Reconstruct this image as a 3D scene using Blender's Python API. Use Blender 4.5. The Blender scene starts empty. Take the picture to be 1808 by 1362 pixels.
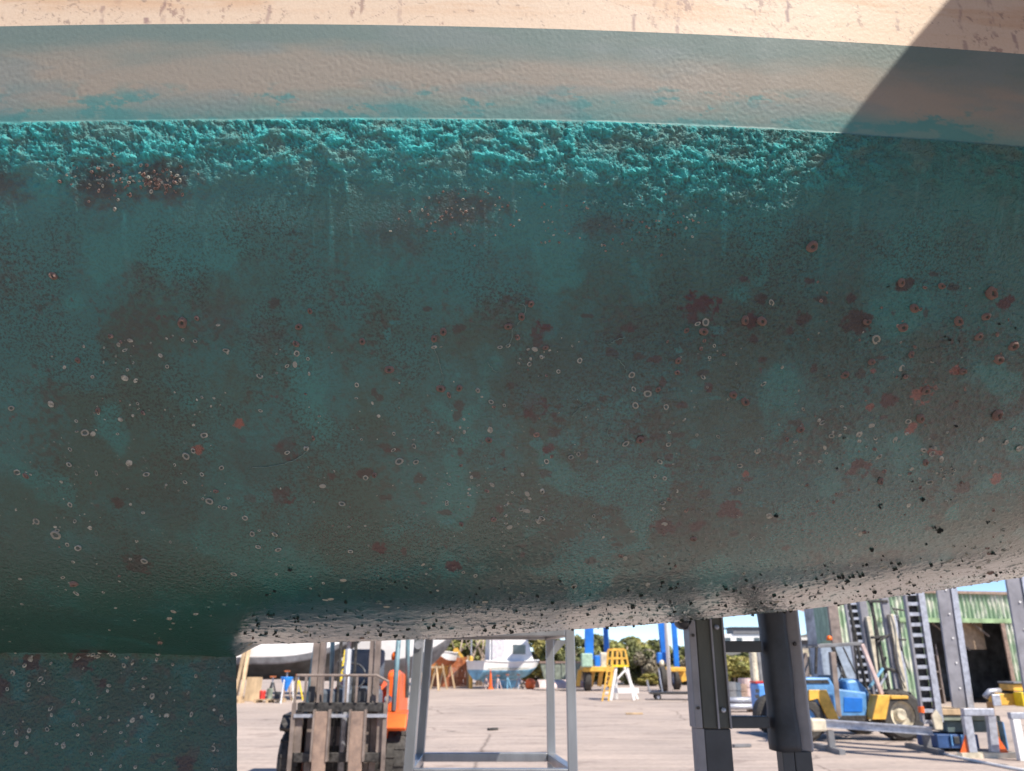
import bpy, math, random
import numpy as np
from mathutils import Vector, Matrix
R = math.radians
random.seed(7)
scene = bpy.context.scene
# ---------------- camera, sky, sun, exposure ----------------
FPX, PITCH, CAMZ = 1396.0, R(19.3), 1.45
cam_d = bpy.data.cameras.new('camera'); cam = bpy.data.objects.new('camera', cam_d)
scene.collection.objects.link(cam); scene.camera = cam
cam.location = (0, 0, CAMZ); cam.rotation_euler = (math.pi/2 + PITCH, 0, 0)
cam_d.sensor_width = 36; cam_d.lens = 36*FPX/1808; cam_d.clip_start = .05; cam_d.clip_end = 3000
cam_d.dof.use_dof = True; cam_d.dof.focus_distance = 1.35; cam_d.dof.aperture_fstop = 7.5
SUN_EL, SUN_AZ = R(50), R(44)          # azimuth: to the right of straight-behind the camera
sdir = Vector((math.sin(SUN_AZ)*math.cos(SUN_EL), -math.cos(SUN_AZ)*math.cos(SUN_EL), math.sin(SUN_EL)))
world = bpy.data.worlds.new('World'); scene.world = world; world.use_nodes = True
wn = world.node_tree; sky = wn.nodes.new('ShaderNodeTexSky'); sky.sky_type = 'NISHITA'; sky.sun_disc = False
sky.sun_elevation = SUN_EL; sky.sun_rotation = math.atan2(sdir.x, sdir.y); sky.dust_density = 0; sky.air_density = .8; sky.ozone_density = 4; sky.altitude = 2500
wn.links.new(sky.outputs[0], wn.nodes['Background'].inputs[0]); wn.nodes['Background'].inputs[1].default_value = .11
sl = bpy.data.lights.new('sun', 'SUN'); sl.energy = 4.2; sl.angle = R(.53); sl.color = (1, .93, .82)
so = bpy.data.objects.new('sun', sl); scene.collection.objects.link(so); so.location = (3, -3, 8)
so.rotation_euler = sdir.to_track_quat('Z', 'Y').to_euler()
scene.view_settings.view_transform = 'Standard'; scene.view_settings.look = 'None'
scene.view_settings.exposure = 0.95; scene.view_settings.gamma = 1

# ---------------- helpers ----------------
cp, sp = math.cos(PITCH), math.sin(PITCH)
def ray(px, py):
    u, v = (px-904)/FPX, (681-py)/FPX
    return Vector((u, cp - v*sp, sp + v*cp))
def P(px, py, Y):
    d = ray(px, py); return Vector((0, 0, CAMZ)) + d*(Y/d.y)
def G(px, py):
    d = ray(px, py); return Vector((0, 0, CAMZ)) + d*(-CAMZ/d.z)
def lin(c):
    return tuple((x/12.92 if x <= .04045 else ((x+.055)/1.055)**2.4) for x in [y/255 for y in c])
COL = scene.collection
def mat(name, col, rough=.6, metal=0, var=.15, scale=8, bump=.0, bscale=60, col2=None, stretch=(1,1,1), spec=.5, emit=None, amt=None):
    m = bpy.data.materials.new(name); m.use_nodes = True; nt = m.node_tree; b = nt.nodes['Principled BSDF']
    b.inputs['Roughness'].default_value = rough; b.inputs['Metallic'].default_value = metal
    b.inputs['Specular IOR Level'].default_value = spec
    tc = nt.nodes.new('ShaderNodeTexCoord'); mp = nt.nodes.new('ShaderNodeMapping'); mp.inputs['Scale'].default_value = stretch
    nt.links.new(tc.outputs['Object'], mp.inputs[0])
    n = nt.nodes.new('ShaderNodeTexNoise'); n.inputs['Scale'].default_value = scale; n.inputs['Detail'].default_value = 7; n.inputs['Roughness'].default_value = .62
    nt.links.new(mp.outputs[0], n.inputs[0])
    rp = nt.nodes.new('ShaderNodeValToRGB'); c2 = col2 or tuple(max(0, c*(1-2.2*var)) for c in col)
    c1 = col if col2 else tuple(min(1, c*(1+var)) for c in col)
    lo, hi = (amt if amt else (.32, .66))
    rp.color_ramp.elements[0].position = lo; rp.color_ramp.elements[0].color = (*c2, 1)
    rp.color_ramp.elements[1].position = hi; rp.color_ramp.elements[1].color = (*c1, 1)
    nt.links.new(n.outputs[0], rp.inputs[0]); nt.links.new(rp.outputs[0], b.inputs['Base Color'])
    if bump:
        n2 = nt.nodes.new('ShaderNodeTexNoise'); n2.inputs['Scale'].default_value = bscale; n2.inputs['Detail'].default_value = 4
        nt.links.new(mp.outputs[0], n2.inputs[0]); bp = nt.nodes.new('ShaderNodeBump'); bp.inputs['Strength'].default_value = bump; bp.inputs['Distance'].default_value = .01
        nt.links.new(n2.outputs[0], bp.inputs['Height']); nt.links.new(bp.outputs[0], b.inputs['Normal'])
    if emit: b.inputs['Emission Color'].default_value = (*emit[:3], 1); b.inputs['Emission Strength'].default_value = emit[3]
    return m
class MB:
    def __init__(s): s.v = []; s.f = []; s.mi = []; s.cur = 0
    def add(s, vs, fs):
        n = len(s.v); s.v += [tuple(v) for v in vs]; s.f += [tuple(i+n for i in f) for f in fs]; s.mi += [s.cur]*len(fs); return s
    def box(s, c, d, rz=0, rx=0, ry=0):
        M = Matrix.Translation(c) @ Matrix.Rotation(rz, 4, 'Z') @ Matrix.Rotation(ry, 4, 'Y') @ Matrix.Rotation(rx, 4, 'X')
        vs = [M @ Vector((x*d[0]/2, y*d[1]/2, z*d[2]/2)) for x in (-1, 1) for y in (-1, 1) for z in (-1, 1)]
        return s.add(vs, [(0,1,3,2),(4,6,7,5),(0,4,5,1),(2,3,7,6),(0,2,6,4),(1,5,7,3)])
    def bx(s, x0, x1, y0, y1, z0, z1): return s.box(((x0+x1)/2, (y0+y1)/2, (z0+z1)/2), (abs(x1-x0), abs(y1-y0), abs(z1-z0)))
    def bar(s, a, b, w, h=None, up=(0, 0, 1)):
        a, b = Vector(a), Vector(b); h = h or w; d = (b-a).normalized(); up = Vector(up)
        if abs(d.dot(up)) > .98: up = Vector((0, 1, 0))
        r = d.cross(up).normalized(); u = r.cross(d)
        vs = [p + r*x*w/2 + u*y*h/2 for p in (a, b) for x, y in ((-1,-1),(1,-1),(1,1),(-1,1))]
        return s.add(vs, [(0,1,2,3),(7,6,5,4),(0,4,5,1),(1,5,6,2),(2,6,7,3),(3,7,4,0)])
    def tube(s, pts, r, n=10, r2=None):
        pts = [Vector(p) for p in pts]; k = len(s.v); vs = []; fs = []
        for i, p in enumerate(pts):
            d = (pts[min(i+1, len(pts)-1)] - pts[max(i-1, 0)]).normalized()
            u = d.cross(Vector((0, 0, 1))) if abs(d.z) < .9 else d.cross(Vector((0, 1, 0))); u.normalize(); w = d.cross(u)
            rr = r if r2 is None else r + (r2-r)*i/(len(pts)-1)
            for j in range(n):
                a = 2*math.pi*j/n; vs.append(p + (u*math.cos(a) + w*math.sin(a))*rr)
        for i in range(len(pts)-1):
            for j in range(n): fs.append((i*n+j, i*n+(j+1)%n, (i+1)*n+(j+1)%n, (i+1)*n+j))
        fs.append(tuple(range(n))[::-1]); fs.append(tuple((len(pts)-1)*n+j for j in range(n)))
        return s.add(vs, fs)
    def lathe(s, c, prof, n=24, axis='z', squash=1, caps=True):
        vs = []; fs = []
        for r_, h in prof:
            for j in range(n):
                a = 2*math.pi*j/n; x, y = r_*math.cos(a), r_*math.sin(a)*squash
                p = (x, y, h) if axis == 'z' else ((h, x, y) if axis == 'x' else (x, h, y))
                vs.append(Vector(c)+Vector(p))
        for i in range(len(prof)-1):
            for j in range(n): fs.append((i*n+j, i*n+(j+1)%n, (i+1)*n+(j+1)%n, (i+1)*n+j))
        if caps: fs.append(tuple(range(n))[::-1]); fs.append(tuple((len(prof)-1)*n+j for j in range(n)))
        return s.add(vs, fs)
    def prism(s, pts, a, b, axis='y'):   # outline in (x,z) extruded along y from a to b; axis 'x': outline in (y,z)
        n = len(pts); vs = []
        for t in (a, b):
            for p in pts: vs.append((p[0], t, p[1]) if axis == 'y' else ((t, p[0], p[1]) if axis == 'x' else (p[0], p[1], t)))
        fs = [tuple(range(n)), tuple(range(2*n-1, n-1, -1))] + [(i, i+n, (i+1) % n + n, (i+1) % n) for i in range(n)]
        return s.add(vs, fs)
    def build(s, name, m, parent=None, smooth=False, bevel=0, kind=None, label=None):
        me = bpy.data.meshes.new(name); me.from_pydata(s.v, [], s.f); me.validate(); 
        import bmesh
        bm = bmesh.new(); bm.from_mesh(me); bmesh.ops.recalc_face_normals(bm, faces=bm.faces); bm.to_mesh(me); bm.free()
        for mm in (m if isinstance(m, (list, tuple)) else [m]): me.materials.append(mm)
        if len(me.polygons) == len(s.mi): me.polygons.foreach_set('material_index', s.mi)
        if smooth: me.shade_smooth() if hasattr(me, 'shade_smooth') else None
        o = bpy.data.objects.new(name, me); COL.objects.link(o); o.parent = parent
        if bevel:
            md = o.modifiers.new('bevel', 'BEVEL'); md.width = bevel; md.segments = 2; md.limit_method = 'ANGLE'
        if kind: o['kind'] = kind
        if label: o['label'] = label
        return o
def thing(name, label, cat, loc=(0, 0, 0), rz=0, group=None):
    o = bpy.data.objects.new(name, None); COL.objects.link(o); o.location = loc; o.rotation_euler = (0, 0, rz); o.empty_display_size = .2
    o['label'] = label; o['category'] = cat
    if group: o['group'] = group
    return o
def tag(o, label, cat, group=None):
    o['label'] = label; o['category'] = cat
    if group: o['group'] = group
    return o
def copy_tree(o, label, loc, rz=0, sc=None, group=None):
    c = o.copy(); COL.objects.link(c); c.location = loc; c.rotation_euler = (0, 0, rz); c['label'] = label
    if sc: c.scale = sc
    if group: c['group'] = group
    for ch in list(o.children):
        d = ch.copy(); COL.objects.link(d); d.parent = c
        for g in list(ch.children):
            e = g.copy(); COL.objects.link(e); e.parent = d
    return c
# numpy noise
def vnoise(x, y, seed):                                   # gradient noise, about 0..1
    rng = np.random.default_rng(seed); A = rng.random((512, 512)).astype(np.float32)*2*np.pi; GX, GY = np.cos(A), np.sin(A)
    xi = np.floor(x).astype(np.int64); yi = np.floor(y).astype(np.int64); fx = x-xi; fy = y-yi
    u = fx*fx*fx*(fx*(fx*6-15)+10); v = fy*fy*fy*(fy*(fy*6-15)+10)
    def g(i, j): a, b = (xi+i) % 512, (yi+j) % 512; return GX[a, b]*(fx-i) + GY[a, b]*(fy-j)
    return .5 + .80*((g(0, 0)*(1-u)+g(1, 0)*u)*(1-v) + (g(0, 1)*(1-u)+g(1, 1)*u)*v)
def fbm(x, y, seed, octv=4, gain=.5):
    t = 0; a = 1; n = 0
    for o in range(octv):
        c, s_ = math.cos(o*1.1+.4), math.sin(o*1.1+.4); f = 2.03**o
        t = t + a*vnoise((x*c-y*s_)*f+17*o, (x*s_+y*c)*f+31*o, seed+o); n += a; a *= gain
    return t/n
def sst(a, b, x):
    t = np.clip((x-a)/(b-a), 0, 1); return t*t*(3-2*t)

# ---------------- ground and hills ----------------
m_ground = bpy.data.materials.new('yard_concrete'); m_ground.use_nodes = True
def build_ground_mat(m):
    nt = m.node_tree; b = nt.nodes['Principled BSDF']; b.inputs['Roughness'].default_value = .85
    tc = nt.nodes.new('ShaderNodeTexCoord')
    def noise(scale, st, det=6, ro=.6):
        mp = nt.nodes.new('ShaderNodeMapping'); mp.inputs['Scale'].default_value = st; nt.links.new(tc.outputs['Object'], mp.inputs[0])
        n = nt.nodes.new('ShaderNodeTexNoise'); n.inputs['Scale'].default_value = scale; n.inputs['Detail'].default_value = det; n.inputs['Roughness'].default_value = ro
        nt.links.new(mp.outputs[0], n.inputs[0]); return n.outputs[0]
    def ramp(x, p0, c0, p1, c1):
        r = nt.nodes.new('ShaderNodeValToRGB'); r.color_ramp.elements[0].position = p0; r.color_ramp.elements[0].color = (*c0, 1)
        r.color_ramp.elements[1].position = p1; r.color_ramp.elements[1].color = (*c1, 1); nt.links.new(x, r.inputs[0]); return r.outputs[0]
    def mul(a, c):
        k = nt.nodes.new('ShaderNodeMix'); k.data_type = 'RGBA'; k.blend_type = 'MULTIPLY'; k.inputs[0].default_value = 1
        nt.links.new(a, k.inputs[6]); nt.links.new(c, k.inputs[7]); return k.outputs[2]
    base = ramp(noise(.25, (1, .8, 1)), .3, (.40, .325, .285), .7, (.54, .43, .365))
    st = ramp(noise(1.1, (.25, 2.2, 1), 5), .38, (.78, .79, .80), .6, (1, 1, 1))
    fine = ramp(noise(9, (1, 1, 1), 8, .75), .3, (.72, .72, .72), .62, (1, 1, 1))
    oil = ramp(noise(.7, (1, 1.5, 1), 6, .7), .56, (1, 1, 1), .66, (.62, .60, .60))
    vo = nt.nodes.new('ShaderNodeTexVoronoi'); vo.feature = 'DISTANCE_TO_EDGE'; vo.inputs['Scale'].default_value = .16
    wn_ = nt.nodes.new('ShaderNodeMix'); wn_.data_type = 'RGBA'; wn_.blend_type = 'ADD'; wn_.inputs[0].default_value = 1; nt.links.new(tc.outputs['Object'], wn_.inputs[6]); nt.links.new(noise(.8, (1, 1, 1), 5, .6), wn_.inputs[7]); nt.links.new(wn_.outputs[2], vo.inputs['Vector'])
    crack = ramp(vo.outputs['Distance'], .0, (.45, .43, .42), .006, (1, 1, 1))
    nt.links.new(mul(mul(mul(mul(base, st), fine), oil), crack), b.inputs['Base Color'])
    bp = nt.nodes.new('ShaderNodeBump'); bp.inputs['Strength'].default_value = .4; bp.inputs['Distance'].default_value = .02
    nt.links.new(noise(25, (1, 1, 1), 6, .7), bp.inputs['Height']); nt.links.new(bp.outputs[0], b.inputs['Normal'])
build_ground_mat(m_ground)
g = MB(); g.add([(-600, -300, 0), (600, -300, 0), (600, 1500, 0), (-600, 1500, 0)], [(0, 1, 2, 3)])
go = g.build('ground', m_ground); go['kind'] = 'structure'
m_hill = mat('hill_scrub', (.10, .12, .10), .9, var=.3, scale=.05, col2=(.16, .13, .11))
h = MB(); vs = []; fs = []; NX = 60
for i in range(NX+1):
    X = 40 + 320*i/NX
    zt = .2 + 12.5/(1+math.exp(-(X-86)/12)) + .8*math.sin(X*.11) + .5*math.sin(X*.31); zt *= max(.02, min(1, (360-X)/60))
    vs += [(X, 255, -1), (X, 300, zt*.75), (X, 340, zt), (X, 400, zt*.8), (X, 470, -1)]
for i in range(NX):
    for j in range(4): fs.append((i*5+j, (i+1)*5+j, (i+1)*5+j+1, i*5+j+1))
h.add(vs, fs); ho = h.build('hill', m_hill, smooth=True); ho['kind'] = 'structure'

# ---------------- the boat we stand under ----------------
YC, BZ, ZW, ZL = 1.9, 1.8, 2.4, 2.249
def zk_f(X):
    z = np.where(X > -.63, 1.487 + .0192*(X+.63) + .0315*(X+.63)**2 + .022*np.maximum(0, X-.45)**2*np.clip(2.6-X, .2, 1), 1.487)
    return np.where(X < -2.5, 1.487 + .12*(X+2.5)**2, z)
def yw_f(X): return np.minimum(.988 + .039*(X+.45)**2, 1.885)
def ledge_z(X): return ZL - .004 + .004*np.sin(X*3.1+1)
ZDECK = 3.1
def _profile():
    best = None
    for q in np.linspace(.6, 1.15, 90):
        for S in np.linspace(1.10, 1.6, 90):
            ss = np.linspace(0, S, 700); d = np.interp(ss, [0, .14, .19, .33, q, q+.26, max(S, q+.27)], [10, 13, 20, 33, 41, 76, 86]); d = np.radians(np.convolve(np.pad(d, 25, 'edge'), np.ones(51)/51, 'valid')); h_ = ss[1]-ss[0]
            y = np.concatenate([[0], np.cumsum(np.sin(d[:-1]))])*h_; z = np.concatenate([[0], np.cumsum(np.cos(d[:-1]))])*h_
            e = (y[-1]-.912)**2 + (z[-1]-.9)**2
            if best is None or e < best[0]: best = (e, y/y[-1], z/z[-1], S)
    return best
_pf = _profile(); PT = np.linspace(0, 1, 700)
def section(X, t, part):
    """part 0 topsides (t 0 deck .. 1 waterline), part 1 bottom (0 waterline .. 1 centre)"""
    wd = YC-yw_f(X)
    if part == 0: Z = ZDECK + (ZW-ZDECK)*t; Y = YC - wd*(1 + .105*(1-t) + .05*(1-t)**2)
    else: Y = YC - wd*(1-np.interp(t, PT, _pf[1])); zk = np.minimum(zk_f(X), ZW-.01); Z = ZW - (ZW-zk)*np.interp(t, PT, _pf[2])
    return Y, Z, t, wd
def fillet(X, Y):
    f = sst(-.575, -.645, X)*sst(-3.4, -3.0, X)
    d = np.clip(np.abs(YC-Y), 0, 9)
    return f*(.030*np.exp(-(d/.12)**1.6))
def grid_mesh(name, XX, YY, ZZ, mats_, colour=None, parent=None, gloss=None, ctl=None):
    r, c = XX.shape; me = bpy.data.meshes.new(name)
    co = np.stack([XX, YY, ZZ], -1).reshape(-1, 3).astype(np.float32)
    idx = np.arange(r*c).reshape(r, c); q = np.stack([idx[:-1, :-1], idx[:-1, 1:], idx[1:, 1:], idx[1:, :-1]], -1).reshape(-1, 4)
    me.vertices.add(r*c); me.vertices.foreach_set('co', co.ravel())
    me.loops.add(q.size); me.loops.foreach_set('vertex_index', q.ravel().astype(np.int32))
    me.polygons.add(len(q)); me.polygons.foreach_set('loop_start', (np.arange(len(q))*4).astype(np.int32))
    try: me.polygons.foreach_set('loop_total', np.full(len(q), 4, np.int32))
    except Exception: pass
    me.polygons.foreach_set('use_smooth', np.ones(len(q), bool)); me.update(calc_edges=True)
    if colour is not None:
        at = me.color_attributes.new('paint', 'FLOAT_COLOR', 'POINT')
        cc = np.concatenate([colour, (np.ones(colour.shape[:2]) if gloss is None else gloss)[..., None]], -1).astype(np.float32); at.data.foreach_set('color', cc.ravel())
    at = me.color_attributes.new('ctl', 'FLOAT_COLOR', 'POINT'); k = np.zeros((r, c, 4), np.float32); k[..., 0] = .6; k[..., 1] = .6; k[..., 3] = 1
    if ctl is not None: k[..., 0] = ctl[0]; k[..., 1] = ctl[1]; k[..., 2] = ctl[2]
    at.data.foreach_set('color', k.ravel())
    for m in mats_: me.materials.append(m)
    o = bpy.data.objects.new(name, me); COL.objects.link(o); o.parent = parent; return o

def hull_mat(name, rough, layers, speck, specscale, spec=.5):
    m = bpy.data.materials.new(name); m.use_nodes = True; nt = m.node_tree; b = nt.nodes['Principled BSDF']
    at = nt.nodes.new('ShaderNodeAttribute'); at.attribute_name = 'paint'; tc = nt.nodes.new('ShaderNodeTexCoord')
    n = nt.nodes.new('ShaderNodeTexNoise'); n.inputs['Scale'].default_value = specscale; n.inputs['Detail'].default_value = 5; n.inputs['Roughness'].default_value = .7
    nt.links.new(tc.outputs['Object'], n.inputs[0])
    rp = nt.nodes.new('ShaderNodeValToRGB'); rp.color_ramp.elements[0].position = .40; rp.color_ramp.elements[0].color = (*speck, 1)
    rp.color_ramp.elements[1].position = .53; rp.color_ramp.elements[1].color = (1, 1, 1, 1); nt.links.new(n.outputs[0], rp.inputs[0])
    mx = nt.nodes.new('ShaderNodeMix'); mx.data_type = 'RGBA'; mx.blend_type = 'MULTIPLY'; mx.inputs[0].default_value = 1
    ct_ = nt.nodes.new('ShaderNodeAttribute'); ct_.attribute_name = 'ctl'; sp_ = nt.nodes.new('ShaderNodeSeparateColor'); nt.links.new(ct_.outputs['Color'], sp_.inputs[0]); nt.links.new(sp_.outputs[1], mx.inputs[0]); nt.links.new(at.outputs['Color'], mx.inputs[6]); nt.links.new(rp.outputs[0], mx.inputs[7]); nt.links.new(mx.outputs[2], b.inputs['Base Color'])
    rr = nt.nodes.new('ShaderNodeMapRange'); rr.inputs[3].default_value = rough-.07; rr.inputs[4].default_value = rough+.12
    n3 = nt.nodes.new('ShaderNodeTexNoise'); n3.inputs['Scale'].default_value = 18; n3.inputs['Detail'].default_value = 6; nt.links.new(tc.outputs['Object'], n3.inputs[0])
    nt.links.new(n3.outputs[0], rr.inputs[0]); mu = nt.nodes.new('ShaderNodeMath'); mu.operation = 'MULTIPLY'; nt.links.new(rr.outputs[0], mu.inputs[0]); nt.links.new(at.outputs['Alpha'], mu.inputs[1]); nt.links.new(mu.outputs[0], b.inputs['Roughness']); b.inputs['Specular IOR Level'].default_value = spec; nt.links.new(sp_.outputs[2], b.inputs['Coat Weight']); b.inputs['Coat Roughness'].default_value = .24; b.inputs['Coat IOR'].default_value = 1.85
    prev = None
    for sc, dist, det in layers:
        nn = nt.nodes.new('ShaderNodeTexNoise'); nn.inputs['Scale'].default_value = sc; nn.inputs['Detail'].default_value = det
        nt.links.new(tc.outputs['Object'], nn.inputs[0]); bp = nt.nodes.new('ShaderNodeBump'); bp.inputs['Distance'].default_value = dist; nt.links.new(sp_.outputs[0], bp.inputs['Strength'])
        nt.links.new(nn.outputs[0], bp.inputs['Height'])
        if prev: nt.links.new(prev, bp.inputs['Normal'])
        prev = bp.outputs[0]
    if prev: nt.links.new(prev, b.inputs['Normal'])
    return m
m_bottom = hull_mat('antifouling_paint', .5, [(170, .0065, 3), (420, .0022, 2)], (.30, .27, .25), 240, .7)
m_top = hull_mat('cream_gelcoat', .5, [(150, .0006, 3)], (.93, .90, .87), 260)

Xd = np.arange(-1.3, 1.36, .0022)
XS = np.concatenate([np.linspace(-5.2, -1.34, 70), Xd, np.linspace(1.40, 4.2, 50)])
TB = np.concatenate([np.linspace(0, 1, 600)])
X2, T2 = np.meshgrid(XS, TB)
Y0, Z0, PH, AA = section(X2, T2, 1)
Z0 = Z0 - fillet(X2, Y0)
S2 = T2*1.36                                            # girth below the waterline, metres
def feat(px, py):                                        # nearest point of the hull to a sighted point
    i = np.argmin((PX-px)**2 + (PY-py)**2); return np.unravel_index(i, PX.shape)
dx_, dy_, dz_ = X2, Y0, Z0-CAMZ
zc = dy_*cp + dz_*sp; PX = 904 + FPX*dx_/zc; PY = 681 - FPX*(dz_*cp - dy_*sp)/zc
# normals of the smooth hull (towards outside)
def normals(X, Y, Z):
    ax = np.stack([np.gradient(X, axis=1), np.gradient(Y, axis=1), np.gradient(Z, axis=1)], -1)
    at = np.stack([np.gradient(X, axis=0), np.gradient(Y, axis=0), np.gradient(Z, axis=0)], -1)
    n = np.cross(ax, at); n /= np.linalg.norm(n, axis=-1, keepdims=True)+1e-12
    return n
N = normals(X2, Y0, Z0)
if N[50, len(XS)//2, 1] > 0: N = -N
zl = ledge_z(X2)
below = zl - Z0                                          # metres under the ledge (vertical)
jag = .006*(fbm(X2*14, X2*0+3, 5, 4)-.5)
lip = sst(-.0012, .0012, below + jag*.25)
crustlen = .088 + .05*(fbm(X2*5, X2*0, 9, 3)-.5) + .03*np.exp(-((X2-.25)/.25)**2)
cr = lip*(1-sst(crustlen*.45, crustlen*1.35, below + .03*(fbm(X2*30, S2*30, 12, 3)-.5)))
w1 = fbm(X2*14, S2*14, 40, 3)*2.6
rid = 1-np.abs(2*fbm(X2*60+w1, S2*70+w1, 21, 4, .6)-1)
rid2 = 1-np.abs(2*fbm(X2*150, S2*150+w1*3, 27, 3, .65)-1)
nz = fbm(X2*260, S2*260, 35, 2)
blob = sst(.42, .62, fbm(X2*34+w1, S2*46+w1*.7, 33, 5, .62))
cx = cr*(1-.55*sst(.42, .62, X2)); patch = sst(.36, .50, fbm(X2*16+w1*.4, S2*26, 36, 4, .6)); flake = sst(.50, .56, fbm(X2*22+w1*1.2, S2*44, 38, 4, .6)); ht = cx*(.0006 + .0020*flake + .0028*blob*(.3+.7*rid)*(.35+.65*patch) + .0018*(rid**3)*patch + .0022*(rid2**3) + .0034*(nz-.5))
# drips and vertical runs of old paint below the crust
run = sst(.62, .75, fbm(X2*55, S2*5, 51, 3))*lip*(1-sst(.08, .26, below))
ht += .0009*run
rightside = sst(.0, .7, X2)
lowT = sst(.66, .88, T2 + .10*sst(.2, 1.0, X2)); fp = fbm(X2*150, S2*150, 61, 2, .5); pim = sst(.60, .74, fp)*(1-lowT) + sst(.74, .84, fp)*lowT
ht += .0019*pim*(.15 + .85*sst(-.3, .5, X2 + .9*(T2-.5)))*sst(.16, .3, below)*(1-.2*lowT)
ht += .0007*(fbm(X2*175, S2*175, 63, 2, .6)-.5)*(1-lip)*(.5+sst(.35, .65, fbm(X2*4, S2*9, 64, 3)))
lump = sst(.60, .78, fbm(X2*60, S2*38, 71, 4, .6))
ht += .0021*lump*sst(.45, .85, T2)*(.35+.65*sst(.42, .55, fbm(X2*5, S2*12, 72, 3)))
ht += .0012*(fbm(X2*14, S2*28, 77, 2)-.5)*sst(.5, .9, T2) + .0010*(fbm(X2*55, S2*55, 78, 2)-.5)*lowT
ht += .007*(fbm(X2*3.0, S2*3.5, 79, 2)-.5)*sst(.25, .8, T2)
# paint colours (linear albedo)
def C3(c): return np.array(c, np.float32)
def mixc(a, b, w): return a*(1-w[..., None]) + b*w[..., None]
teal, film, brown = C3((.011, .094, .090)), C3((.018, .058, .046)), C3((.030, .023, .021))
nA = fbm(X2*3.2, S2*3.2, 81, 5, .55); nB = fbm(X2*8, S2*8, 87, 5, .6); nC = fbm(X2*90, S2*90, 91, 3, .6)
col = np.broadcast_to(teal, (*X2.shape, 3)).copy()
col = mixc(col, film, sst(.44, .58, nA*.5+nB*.35+nC*.15 + .12*(T2-.35)))
col = mixc(col, brown, .55*sst(.54, .57, nB*.45+nC*.55)*sst(.42, .54, fbm(X2*5, S2*5, 95, 5, .65)))
col = mixc(col, C3((.010, .135, .125)), .8*sst(.56, .64, fbm(X2*6, S2*6, 99, 4)))
nD = fbm(X2*48, S2*48, 96, 4, .6); nE = fbm(X2*210, S2*210, 97, 2, .5); nF = fbm(X2*11, S2*11, 98, 4)
col = mixc(col, C3((.050, .016, .018)), .85*sst(.72, .745, nD)*sst(.44, .60, nF))
col = mixc(col, C3((.26, .26, .22)), .8*sst(.80, .84, nE)*sst(.35, .6, T2)*sst(.40, .6, fbm(X2*7, S2*7, 94, 3)))
col = mixc(col, C3((.012, .012, .011)), .7*sst(.70, .73, fbm(X2*120, S2*90, 93, 3))*sst(.45, .9, T2))
# the tarnished stripe between waterline and ledge
stripe = 1-lip; tt = np.clip((ZW-Z0)/(ZW-zl), 0, 1) + .55*(fbm(X2*3, S2*14, 101, 5, .6)-.5)
sc_ = mixc(np.broadcast_to(C3((.110, .152, .136)), col.shape), C3((.215, .188, .150)), sst(.10, .50, tt))
sc_ = mixc(sc_, C3((.085, .175, .160)), sst(.66, .98, tt))
sc_ = mixc(sc_, C3((.045, .165, .158)), sst(.53, .60, fbm(X2*9, S2*24, 105, 6, .68))*sst(.55, .85, tt))
sc_ = mixc(sc_, C3((.14, .17, .16)), .6*sst(.5, .68, fbm(X2*4, S2*16, 109, 4)))
col = mixc(col, sc_, stripe)
crc = mixc(np.broadcast_to(C3((.028, .115, .108)), col.shape), C3((.022, .33, .325)), np.clip(.75*blob*sst(.5, .95, rid)*(.15+.85*patch) + .28*flake + .5*sst(.78, .97, rid2), 0, 1)*(1-.75*sst(.42, .62, X2)))  # cyan paints sunlit crests into the colour, dulled past the shadow edge
crc = mixc(crc, C3((.08, .15, .13)), .6*sst(.52, .66, fbm(X2*14, S2*26, 115, 4)))
col = mixc(col, crc, np.clip(cr*1.1 + .8*run, 0, 1))
fade = lip*(1-sst(.10, .30, below))
col = mixc(col, C3((.020, .130, .120)), .6*fade*(1-cr))
# darker green low on the left, painting in shade from the keel
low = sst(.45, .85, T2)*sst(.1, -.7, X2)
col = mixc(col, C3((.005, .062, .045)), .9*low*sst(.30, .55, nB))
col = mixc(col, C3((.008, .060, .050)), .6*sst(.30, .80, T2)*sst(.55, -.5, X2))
def stain_or_shade(px, py, rx, ry, c, w=1, seed=0, hole=0, lift=0, soft=.06):
    global col, ht
    r, k = feat(px, py); x0, s0 = X2[r, k], S2[r, k]
    r0, r1 = max(0, r-90), min(X2.shape[0], r+90); k0, k1 = max(0, k-90), min(X2.shape[1], k+90); sl_ = (slice(r0, r1), slice(k0, k1))
    d = np.sqrt(((X2[sl_]-x0)/rx)**2 + ((S2[sl_]-s0)/ry)**2) + 2.4*(fbm(X2[sl_]*55, S2[sl_]*55, 200+seed, 5, .65)-.5)
    mk = 1-sst(1-soft, 1+soft*.4, d)
    if hole:
        d2 = np.sqrt(((X2[sl_]-x0-rx*.30)/rx)**2 + ((S2[sl_]-s0-ry*.35)/ry)**2); mk = mk*sst(.35, .55, d2)
    col[sl_] = mixc(col[sl_], C3(c), mk*w); ht[sl_] += lift*mk
RED, DRK, ORG, CLN = (.034, .006, .009), (.022, .014, .013), (.17, .050, .036), (.008, .125, .125)
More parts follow.
